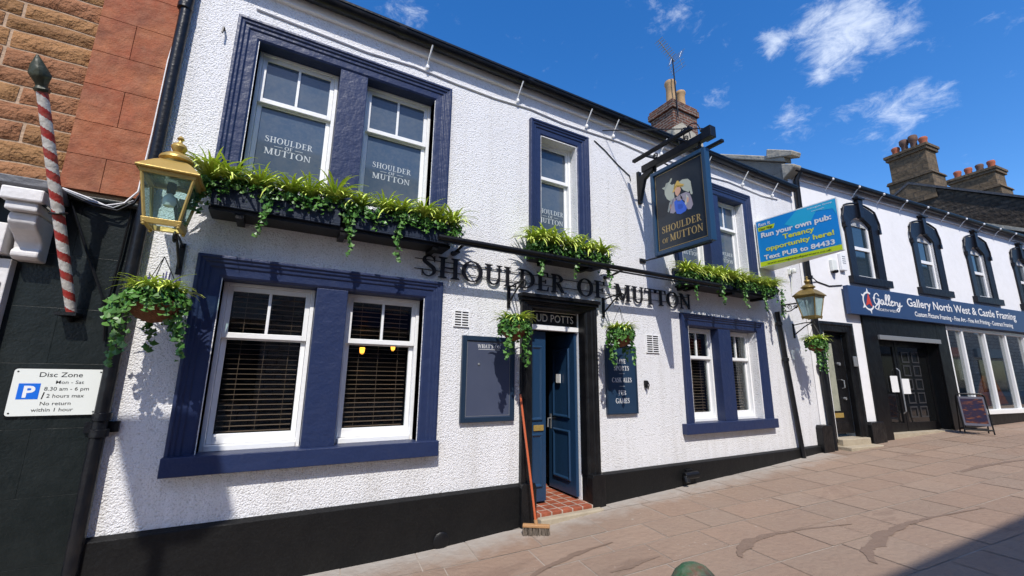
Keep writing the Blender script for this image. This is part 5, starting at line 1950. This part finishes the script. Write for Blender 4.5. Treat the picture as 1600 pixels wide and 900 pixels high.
# alarm boxes on the gallery wall
for i, (a, z, w_, h_, m_, lb) in enumerate(((1.02, 3.98, .16, .26, M_SIGNWHITE, 'small white alarm box with dark lens, left of a pair under the advert board'), (1.36, 4.03, .17, .40, M_WHITE, 'taller white alarm box beside the first arched gallery window'))):
    b = MB()
    b.box(a, a + w_, -.07, -.001, z, z + h_)
    o = gthing(b, 'alarm_box', m_, lb, 'alarm box', bevel=.015)
    b = MB()
    if i == 0:
        b.lathe([(.0, -.05), (.05, -.035), (.06, 0), (.05, .02)], (a + w_ / 2, -.06, z), 12)
        b.build('lens', M_GALBLACK, o, local=True, smooth=True)
    else:
        for k in range(4):
            b.box(a + .03, a + w_ - .03, -.074, -.0705, z + .16 + k * .05, z + .175 + k * .05)
        b.build('vent_slots', M_GREY, o, local=True)
b = MB()
b.tube([(.3, -.07, 3.74), (.5, -.01, 3.70), (.9, -.012, 3.64), (1.35, -.012, 3.70)], .012, 5)
gthing(b, 'wall_cable', M_IRON, 'dark cable sagging along the white wall below the alarm boxes', 'cable')

# ------------------------------------------------------------------ taller stone house beyond, with chimneys
HS = thing('stone_house', 'dark rubble stone house rising behind the gallery roof, with big chimney stacks', 'house', G0, GR)
b = MB()
AX = GL + .02
b.prism([(-.30, 2.0), (-.30, 7.45), (2.7, 9.30), (6.0, 7.3), (6.0, 2.0)], AX, AX + 14, 'x')
gput(b, 'wall', M_RUBBLE, HS)
b = MB()
b.prism([(-.42, 7.42), (-.42, 7.50), (2.7, 9.42), (6.1, 7.4), (6.1, 7.3), (2.7, 9.32)], AX - .08, AX + 14.1, 'x')
gput(b, 'roof', M_SLATE, HS)
b = MB()
b.prism([(-.3, 6.30), (-.3, 6.42), (2.6, 8.05), (2.6, 7.9)], AX - .06, AX - .005, 'x')
gput(b, 'flashing', M_CREAM, HS)


def stack(a0, a1, y0, y1, zb, zt, pots):
    b = MB()
    b.box(a0, a1, y0, y1, zb, zt)
    b.box(a0 - .07, a1 + .07, y0 - .07, y1 + .07, zt, zt + .12)
    b.box(a0 - .11, a1 + .11, y0 - .11, y1 + .11, zt + .122, zt + .24)
    b.box(a0 - .10, a1 + .10, y0 - .10, y1 + .10, zb, zb + 1.0)
    b.prism([(y0 - .16, zb + 1.0), (y0 - .10, zb + 1.12), (y1 + .10, zb + 1.12), (y1 + .16, zb + 1.0)], a0 - .15, a1 + .15, 'x')
    c = gput(b, 'chimney', M_CHIMSTONE, HS, bevel=.015)
    n = len(pots)
    for i, (h, m_) in enumerate(pots):
        y = y0 + (y1 - y0) * (i + .5) / n
        b = MB()
        r = .14
        if h > .5:
            pr = [(r * .8, 0), (r * .75, h * .55), (r * .95, h * .62), (r * 1.1, h * .75), (r * 1.05, h * .95), (r * .85, h)]
        else:
            pr = [(r * .95, 0), (r * .85, h * .6), (r, h * .75), (r * 1.02, h * .92), (r * .85, h), (r * .6, h * .9)]
        b.lathe(pr, ((a0 + a1) / 2, y, zt + .24), 16)
        b.build('chimney_pot', m_, c, local=True, smooth=True)


stack(AX + .05, AX + .80, 2.05, 3.25, 8.5, 10.55, [(.42, M_POTRED), (.62, M_POTDARK), (.66, M_POTDARK), (.42, M_POTRED)][::-1])
stack(AX + 5.6, AX + 6.5, 2.0, 3.5, 9.0, 10.75, [(.45, M_POTRED), (.45, M_POTRED), (.45, M_POTDARK), (.45, M_POTRED)][::-1])

# ------------------------------------------------------------------ TV aerial on the pub chimney
T = thing('tv_aerial', 'television aerial on a thin mast strapped to the brick chimney', 'aerial', (8.96, 2.36, 9.0))
b = MB()
b.tube([(8.98, 2.37, 8.7), (8.93, 2.37, 10.55)], .018, 8)
b.build('mast', M_IRON, T)
b = MB()
b.tube([(8.38, 2.35, 10.86), (9.02, 2.37, 10.47)], .014, 6)
for k in range(9):
    f = k / 10
    x, z = 8.38 + .64 * f, 10.86 - .39 * f
    b.tube([(x, 2.35 - .14, z), (x, 2.35 + .14, z)], .006, 5)
    b.tube([(x + .04, 2.35 - .12, z + .06), (x + .04, 2.35 + .12, z + .06)], .005, 5)
b.build('boom', M_GREY, T)
b = MB()
for k in range(7):
    f = k / 6 - .5
    b.tube([(9.0 + abs(f) * .25, 2.10, 10.48 + f * .52), (9.0 + abs(f) * .25, 2.62, 10.48 + f * .52)], .006, 5)
b.tube([(9.12, 2.2, 10.74), (9.0, 2.2, 10.48), (9.12, 2.2, 10.22)], .006, 5)
b.tube([(9.12, 2.54, 10.74), (9.0, 2.54, 10.48), (9.12, 2.54, 10.22)], .006, 5)
b.build('reflector', M_GREY, T)

# ------------------------------------------------------------------ sandstone building on the left
LB = thing('sandstone_building', 'rock-faced red sandstone building over a black-painted shopfront, left of the pub', 'building', (-3.5, .3, 0))
b = MB()
b.box(-7.0, -1.13, .018, 3.0, 3.05, 7.2)
b.build('wall', M_MORTAR, LB)
rg = random.Random(12)


def rock_block(b, x0, x1, z0, z1, bulge, col):
    nx = max(3, int((x1 - x0) / .035))
    nz = max(3, int((z1 - z0) / .035))
    vs, fs = [], []
    for j in range(nz + 1):
        for i in range(nx + 1):
            u, v = i / nx, j / nz
            e = min(min(u, 1 - u) * (x1 - x0), min(v, 1 - v) * (z1 - z0))
            x, z = x0 + (x1 - x0) * u, z0 + (z1 - z0) * v
            k = min(1, e / .012)
            d = bulge * k * (0.55 + 0.9 * mnoise.noise(Vector((x * 7, z * 9, 1.3))) + .5 * mnoise.noise(Vector((x * 22, z * 26, 4))))
            jx = .010 * mnoise.noise(Vector((x * 6, z * 6, 9)))
            vs.append((x + jx, .014 - max(0, d) - .012 * k, z + .012 * mnoise.noise(Vector((x * 5, z * 3, 5)))))
    for j in range(nz):
        for i in range(nx):
            o = j * (nx + 1) + i
            fs.append((o, o + 1, o + nx + 2, o + nx + 1))
    b.add(vs, fs, col)


b = MB()
z = 3.075
row = 0
while z < 7.0:
    h = rg.choice((.135, .155, .155, .17))
    x = -1.645
    while x > -6.8:
        w = rg.uniform(.26, .72)
        tall = False
        k = rg.uniform(.78, 1.15)
        col = (.31 * k, .140 * k + .03 * rg.random(), .072 * k)
        rock_block(b, x - w + .011, x - .011, z + .008, z + h - .008, .013, col)
        x -= w
    z += h
    row += 1
b.build('stone_blocks', M_SANDBLOCK, LB, smooth=True, recalc=False)
b = MB()
zq = [3.10, 3.40, 3.70, 4.04, 4.36, 4.70, 5.03, 5.36, 5.70, 6.03, 6.4, 6.8, 7.15]
for i in range(len(zq) - 1):
    k = rg.uniform(.85, 1.12)
    split = (-1.645, -1.40, -1.135) if i % 2 == 0 else (-1.645, -1.135)
    if i % 4 == 2:
        split = (-1.645, -1.38, -1.135)
    for a, c in zip(split, split[1:]):
        k2 = k * rg.uniform(.93, 1.07)
        b.box(a + .0015, c - .0015, -.028, .03, zq[i] + .0015, zq[i + 1] - .0015, (.315 * k2, .095 * k2, .048 * k2))
b.build('corner_stones', M_QUOIN, LB, bevel=.003)
# black painted ground floor
b = MB()
zz = [-.3, .32, .78, 1.25, 1.72, 2.14, 2.56, 3.0]
for i in range(len(zz) - 1):
    xs_ = (-1.80, -1.15) if i % 2 else (-1.80, -1.48, -1.15)
    for a, c in zip(xs_, xs_[1:]):
        b.box(a + .0006, c - .0006, rg.uniform(-.0035, -.0025), .2, zz[i] + .0006, zz[i + 1] - .0006)
b.build('painted_stone', M_BLACKWALL, LB, bevel=.0008)
b = MB()
b.prism([(.1, 3.0), (-.05, 3.0), (-.07, 3.02), (-.07, 3.045), (.1, 3.07)], -1.80, -1.13, 'x')
b.build('string_course', M_BLACKWALL, LB, bevel=.006)
b = MB()
b.prism([(.1, 2.95), (-.30, 2.95), (-.34, 2.97), (-.34, 3.03), (.1, 3.06)], -7, -1.56, 'x')
b.build('fascia_cornice', mat("grey_cornice", (0.10, 0.10, 0.11), 0.5, bump=(20, .01, 3)), LB, bevel=.006)
b = MB()
b.box(-7, -1.80, -.16, .1, 2.5, 2.72)
b.build('fascia_lower', M_SHOPWHITE, LB, bevel=.006)
b = MB()
b.box(-7, -1.80, -.05, .1, 2.72, 2.95)
b.build('fascia_panel', M_GALBLACK, LB)
b = MB()
b.box(-2.02, -1.765, -.08, .1, -.3, 2.47)
b.box(-1.99, -1.79, -.095, -.081, .4, 2.3)
b.build('pilaster', M_SHOPWHITE, LB, bevel=.008)
# scroll console at the end of the fascia
b = MB()
b.box(-1.80, -1.58, -.36, .05, 2.85, 2.945)
b.box(-1.775, -1.605, -.33, .05, 2.785, 2.85)
prof = [(.05, 2.47), (-.10, 2.47), (-.14, 2.49), (-.14, 2.53), (-.11, 2.55), (-.12, 2.60), (-.17, 2.64), (-.235, 2.67), (-.275, 2.71), (-.28, 2.75), (-.265, 2.784), (.05, 2.784)]
b.prism(prof, -1.765, -1.615, 'x')
b.build('console_bracket', M_SHOPWHITE, LB, bevel=.012)
b = MB()
b.box(-7, -2.02, .0, .08, -.3, 2.47)
b.build('shop_screen', M_GALBLACK, LB)
b = MB()
b.box(-7, -1.14, .205, 3.0, -.3, 3.0)
b.build('shop_body', M_DARK, LB)

# barber's pole
T = thing('barber_pole', "old red and white striped barber's pole leaning out over the black wall", 'barber pole', (-1.383, -.08, 2.12))
foot, top = Vector((-1.383, -.085, 2.10)), Vector((-1.618, -.62, 3.58))
ax = (top - foot)
Ln = ax.length
ax.normalize()
s1 = ax.cross(Y).normalized()
s2 = ax.cross(s1).normalized()
b = MB()
n, N = 36, 260
for i in range(N):
    for k in range(n):
        vs = []
        for (ii, kk) in ((i, k), (i, k + 1), (i + 1, k + 1), (i + 1, k)):
            t_ = ii / N
            r = .030 + .004 * math.sin(t_ * 3)
            a = 2 * math.pi * kk / n
            vs.append(foot + ax * (Ln * t_) + (s1 * math.cos(a) + s2 * math.sin(a)) * r)
        ph = (i / N * 11.0 + k / n) % 1
        b.add(vs, [(0, 1, 2, 3)], (.36, .025, .02) if ph < .45 else (.62, .59, .54))
b.build('pole', M_POLEW, T, smooth=True)
b = MB()
pr = [(.036, -.01), (.042, .01), (.030, .03), (.034, .05), (.050, .085), (.055, .105), (.040, .16), (.018, .21), (.006, .235)]
vs, fs = [], []
n = 14
for r, h in pr:
    for k in range(n):
        a = 2 * math.pi * k / n
        rr_ = r * (1 + .10 * math.cos(a * 5 + h * 30))
        vs.append(foot + ax * (Ln + h) + (s1 * math.cos(a) + s2 * math.sin(a)) * rr_)
for i in range(len(pr) - 1):
    for k in range(n):
        fs.append((i * n + k, i * n + (k + 1) % n, (i + 1) * n + (k + 1) % n, (i + 1) * n + k))
b.add(vs, fs)
b.build('finial', M_BRONZE, T, smooth=True)
b = MB()
b.box(-1.46, -1.34, -.14, -.0, 2.075, 2.10)
b.tube([(-1.40, -.01, 2.05), (-1.385, -.10, 2.08)], .018, 8)
b.build('foot_bracket', M_IRON, T)
b = MB()
cp = foot + ax * (Ln * .47)
b.tube([cp + (s1 * math.cos(a) + s2 * math.sin(a)) * .042 for a in [2 * math.pi * k / 16 for k in range(17)]], .010, 6)
b.tube([cp + s2 * .0 + Vector((-.03, .02, 0)), Vector((-1.60, -.30, 2.86))], .011, 6)
b.build('clamp', M_IRON, T)

# cables on the left building
cable([(-1.60, -.07, 3.075), (-1.45, -.075, 3.03), (-1.33, -.075, 2.985), (-1.22, -.075, 3.03), (-1.155, -.05, 3.16), (-1.145, -.04, 3.7), (-1.14, -.04, 4.45), (-1.10, -.04, 5.05), (-1.10, -.04, 5.6)], .008, 'white cable looping over the black wall top and up beside the drainpipe', M_SHOPWHITE)
cable([(-1.60, -.08, 3.05), (-1.40, -.085, 2.97), (-1.25, -.085, 2.955), (-1.16, -.07, 3.05), (-1.12, -.05, 3.2)], .009, 'black cable sagging lowest below the sandstone corner', M_IRON)
cable([(-1.60, -.075, 3.065), (-1.42, -.08, 3.0), (-1.28, -.08, 2.975), (-1.17, -.06, 3.07)], .006, 'grey cable sagging in the middle of the bundle below the sandstone corner', M_GREY)
cable([(-1.55, -.03, 2.99), (-1.40, -.03, 2.62), (-1.245, -.03, 2.25), (-1.20, -.03, 2.05), (-1.18, -.03, 1.9)], .009, 'black cable slanting down the black wall from the barber pole side', M_IRON)
cable([(-1.175, -.03, 3.02), (-1.185, -.03, 2.6), (-1.205, -.03, 2.25), (-1.20, -.03, 2.05)], .009, 'black cable dropping almost straight down the black wall beside the drainpipe', M_IRON)

# parking sign
T = thing('parking_sign', 'white disc zone parking sign screwed to the black wall', 'sign', (-1.38, 0, 1.35))
b = MB()
x0, x1, z0, z1 = -1.63, -1.14, 1.345, 1.68
pts = []
for (cx_, cz_, a0) in ((x1 - .02, z1 - .02, 0), (x0 + .02, z1 - .02, 90), (x0 + .02, z0 + .02, 180), (x1 - .02, z0 + .02, 270)):
    for k in range(5):
        a = R(a0 + k * 22.5)
        pts.append((cx_ + .02 * math.cos(a), cz_ + .02 * math.sin(a)))
b.prism(pts, -.022, -.012)
pl = b.build('plate', M_SIGNWHITE, T)
b = MB()
yy = -.0222
for t_, x, z, w_, h_ in (('Disc Zone', -1.495, 1.622, .235, .036), ('Mon - Sat', -1.40, 1.572, .155, .026), ('8.30 am - 6 pm', -1.455, 1.523, .245, .028), ('2 hours max', -1.435, 1.472, .205, .028), ('No return', -1.46, 1.418, .165, .027), ('within 1 hour', -1.50, 1.373, .225, .027)):
    b = MB()
    sans_line(b, t_, (x, yy, z), X, Z, -Y, h_, w_, .0006, .004)
    b.build('lettering', M_LETTERBLACK, pl)
b = MB()
b.add([(-1.462, yy - .0006, 1.462), (-1.455, yy - .0006, 1.462), (-1.447, yy - .0006, 1.512), (-1.454, yy - .0006, 1.512)], [(0, 1, 2, 3)])
b.build('slanted_stroke', M_LETTERBLACK, pl)
for (x, z) in ((x0 + .02, z0 + .02), (x1 - .02, z0 + .02), (x0 + .02, z1 - .02), (x1 - .02, z1 - .02)):
    b = MB()
    b.add([(x + .006 * math.cos(k * .785), yy - .001, z + .006 * math.sin(k * .785)) for k in range(8)], [tuple(range(8))])
    b.build('screw', M_LETTERBLACK, pl)
b = MB()
b.box(-1.592, -1.478, yy - .0008, yy, 1.462, 1.575)
sq = b.build('blue_square', M_SIGNBLUE, pl)
b = MB()
sans_line(b, 'P', (-1.562, yy - .0008, 1.477), X, Z, -Y, .083, .062, .0006, .03)
b.build('letter_p', M_LETTERWHITE, sq)
b = MB()
fr_ = .008
for (a, c, d, e) in ((x0 - .006, x0 + .0, z0 - .004, z1 + .004), (x1, x1 + .006, z0 - .004, z1 + .004), (x0, x1, z0 - .008, z0), (x0, x1, z1, z1 + .008)):
    b.box(a, c, -.018, -.009, d, e)
b.build('backing_rim', M_IRON, T)

# ------------------------------------------------------------------ broom
T = thing('broom', 'stiff broom with an orange handle propped beside the pub door', 'broom', (2.64, -.33, gz(2.64)))
b = MB()
hz = gz(2.64)
b.tube([(2.645, -.335, hz + .10), (2.625, -.20, hz + .75), (2.590, -.075, 1.46)], .0135, 10)
b.build('handle', M_ORANGE, T, smooth=True)
d = Vector((.243, -.163, 0)).normalized()
nn = Vector((-d.y, d.x, 0))
hc = Vector((2.645, -.338, hz))
b = MB()
b.obox(hc - d * .145 - nn * .028 + Z * .075, d * .29, nn * .056, Z * .032)
b.build('head', M_WOOD, T, bevel=.008)
b = MB()
b.tube([hc + Z * .10, hc + Z * .15 + Vector((-.002, .008, 0))], .021, 10)
b.build('socket', M_WOOD, T)
b = MB()
rg = random.Random(2)
for i in range(480):
    p = hc + d * rg.uniform(-.142, .142) + nn * rg.uniform(-.026, .026)
    q = p + d * rg.gauss(0, .006) + nn * rg.gauss(0, .012)
    k = rg.uniform(.04, .22)
    w_ = d * .0022
    b.add([p - w_ + Z * .076, p + w_ + Z * .076, q + w_ + Z * .003, q - w_ + Z * .003], [(0, 1, 2, 3)], (k, k * .82, k * .66))
b.build('bristles', M_BRISTLE, T, recalc=False)

# ------------------------------------------------------------------ pavement sign by the gallery
T = thing('pavement_sign', 'black folding pavement sign with a sunset poster outside the gallery window', 'pavement sign', (13.75, -1.0, gz(13.75)), R(-62))
T.scale = (.66, .70, .86)
b = MB()
for s in (-1, 1):
    y0_, y1_ = s * .24, s * .02
    P = lambda f, x: (x, y0_ + (y1_ - y0_) * f, .02 + f * .98)
    path = [P(0, -.34), P(.93, -.34), P(.985, -.31), P(1.0, -.26), P(1.0, .26), P(.985, .31), P(.93, .34), P(0, .34)]
    b.tube(path, .02, 8)
    b.tube([P(.10, -.34), P(.10, .34)], .02, 8)
b.build('frame', M_IRON, T, local=True, smooth=True)
b = MB()


def ab(x, f, l):
    return (x, -.24 + .22 * f - l, .02 + f * .98)


def abq(x0, x1, f0, f1, l):
    return [ab(x0, f0, l), ab(x1, f0, l), ab(x1, f1, l), ab(x0, f1, l)]


b.add(abq(-.31, .31, .20, .93, .012) + abq(-.31, .31, .20, .93, -.006), [(0, 1, 2, 3), (7, 6, 5, 4), (0, 4, 5, 1), (1, 5, 6, 2), (2, 6, 7, 3), (3, 7, 4, 0)])
pn = b.build('panel', mat("sign_grey_panel", (0.10, 0.10, 0.13), 0.35), T, local=True)
b = MB()
b.add(abq(-.27, .27, .26, .88, .0135), [(0, 1, 2, 3)])


def poster_mat():
    m = bpy.data.materials.new("sunset_poster")
    m.use_nodes = True
    t = m.node_tree
    bs = t.nodes['Principled BSDF']
    bs.inputs['Roughness'].default_value = .25
    tcn = nd(t, 'ShaderNodeTexCoord')
    mp_ = nd(t, 'ShaderNodeMapping')
    mp_.inputs['Scale'].default_value = (3, 1, 9)
    n_ = nd(t, 'ShaderNodeTexNoise')
    n_.inputs['Scale'].default_value = 2.2
    n_.inputs['Detail'].default_value = 6
    t.links.new(tcn.outputs['Object'], mp_.inputs['Vector'])
    t.links.new(mp_.outputs[0], n_.inputs['Vector'])
    cr = nd(t, 'ShaderNodeValToRGB')
    cr.color_ramp.elements[0].color = (.02, .02, .05, 1)
    cr.color_ramp.elements[0].position = .35
    cr.color_ramp.elements[1].color = (.17, .06, .03, 1)
    cr.color_ramp.elements[1].position = .68
    e = cr.color_ramp.elements.new(.52)
    e.color = (.035, .02, .035, 1)
    t.links.new(n_.outputs['Fac'], cr.inputs['Fac'])
    t.links.new(cr.outputs[0], bs.inputs['Base Color'])
    return m


b.build('poster', poster_mat(), pn, local=True)

# ------------------------------------------------------------------ bollard
T = thing('bollard', 'chipped green and red domed bollard top in the pavement nearest the viewer', 'bollard', (1.83, -3.0, gz(1.83) - .215))
b = MB()
b.lathe([(.12, 0), (.12, .18), (.075, .22), (.07, .83), (.095, .86), (.095, .90)], (1.83, -3.0, gz(1.83) - .215), 24)
b.build('post', M_BOLLARD, T, smooth=True)
b = MB()
b.lathe([(.098, .872), (.112, .895), (.115, .92), (.108, .955), (.088, .99), (.058, 1.018), (.025, 1.032), (.002, 1.035)], (1.83, -3.0, gz(1.83) - .215 + .03), 32)
b.build('dome', M_BOLLARD, T, smooth=True)

# ------------------------------------------------------------------ across the street (seen in reflections, throws the shade on the paving)
OP = thing('opposite_terrace', 'long stone terrace across the street, reflected in the windows', 'terrace', (8, -10.04, 0), R(-2.15))
b = MB()
b.box(-13, 34, -4.0, .45, -1.5, 8.55)
b.build('wall', M_OPP, OP, local=True)
b = MB()
b.prism([(.60, 8.56), (.60, 8.66), (-1.8, 9.7), (-4.2, 8.6)], -13, 34, 'x')
b.build('roof', M_SLATE, OP, local=True)
for i in range(10):
    a = -11 + i * 4.4
    b = MB()
    b.box(a, a + 2.6, .451, .50, .9, 3.0)
    b.build('shop_window', mat("far_glass", (0.03, 0.035, 0.04), 0.1), OP, local=True)
    b = MB()
    b.box(a + .2, a + 1.2, .451, .49, 4.6, 6.3)
    b.build('window', M_WHITE, OP, local=True)
    b = MB()
    b.box(a - .2, a + 2.8, .451, .6, 3.15, 3.7)
    b.build('fascia', [M_OPPW, M_GALBLUE, M_RED][i % 3], OP, local=True)
T = thing('street_lamp', 'tall black street lamp with a lantern head, casting its shadow on the pub wall', 'street lamp', (-2.30, -4.10, gz(-2.3)))
zc = 6.07
b = MB()
b.tube([(-2.30, -4.10, gz(-2.3)), (-2.30, -4.10, 1.2)], .08, 12)
b.tube([(-2.30, -4.10, 1.2), (-2.30, -4.10, zc - .25)], .045, 12)
b.build('post', M_IRON, T, smooth=True)
b = MB()
b.lathe([(.24, -.24), (.26, -.22), (.44, .14), (.46, .17), (.20, .36), (.06, .42), (.04, .55), (.01, .6)], (-2.30, -4.10, zc), 4, rot=math.pi / 4)
b.build('lantern_head', M_IRON, T)
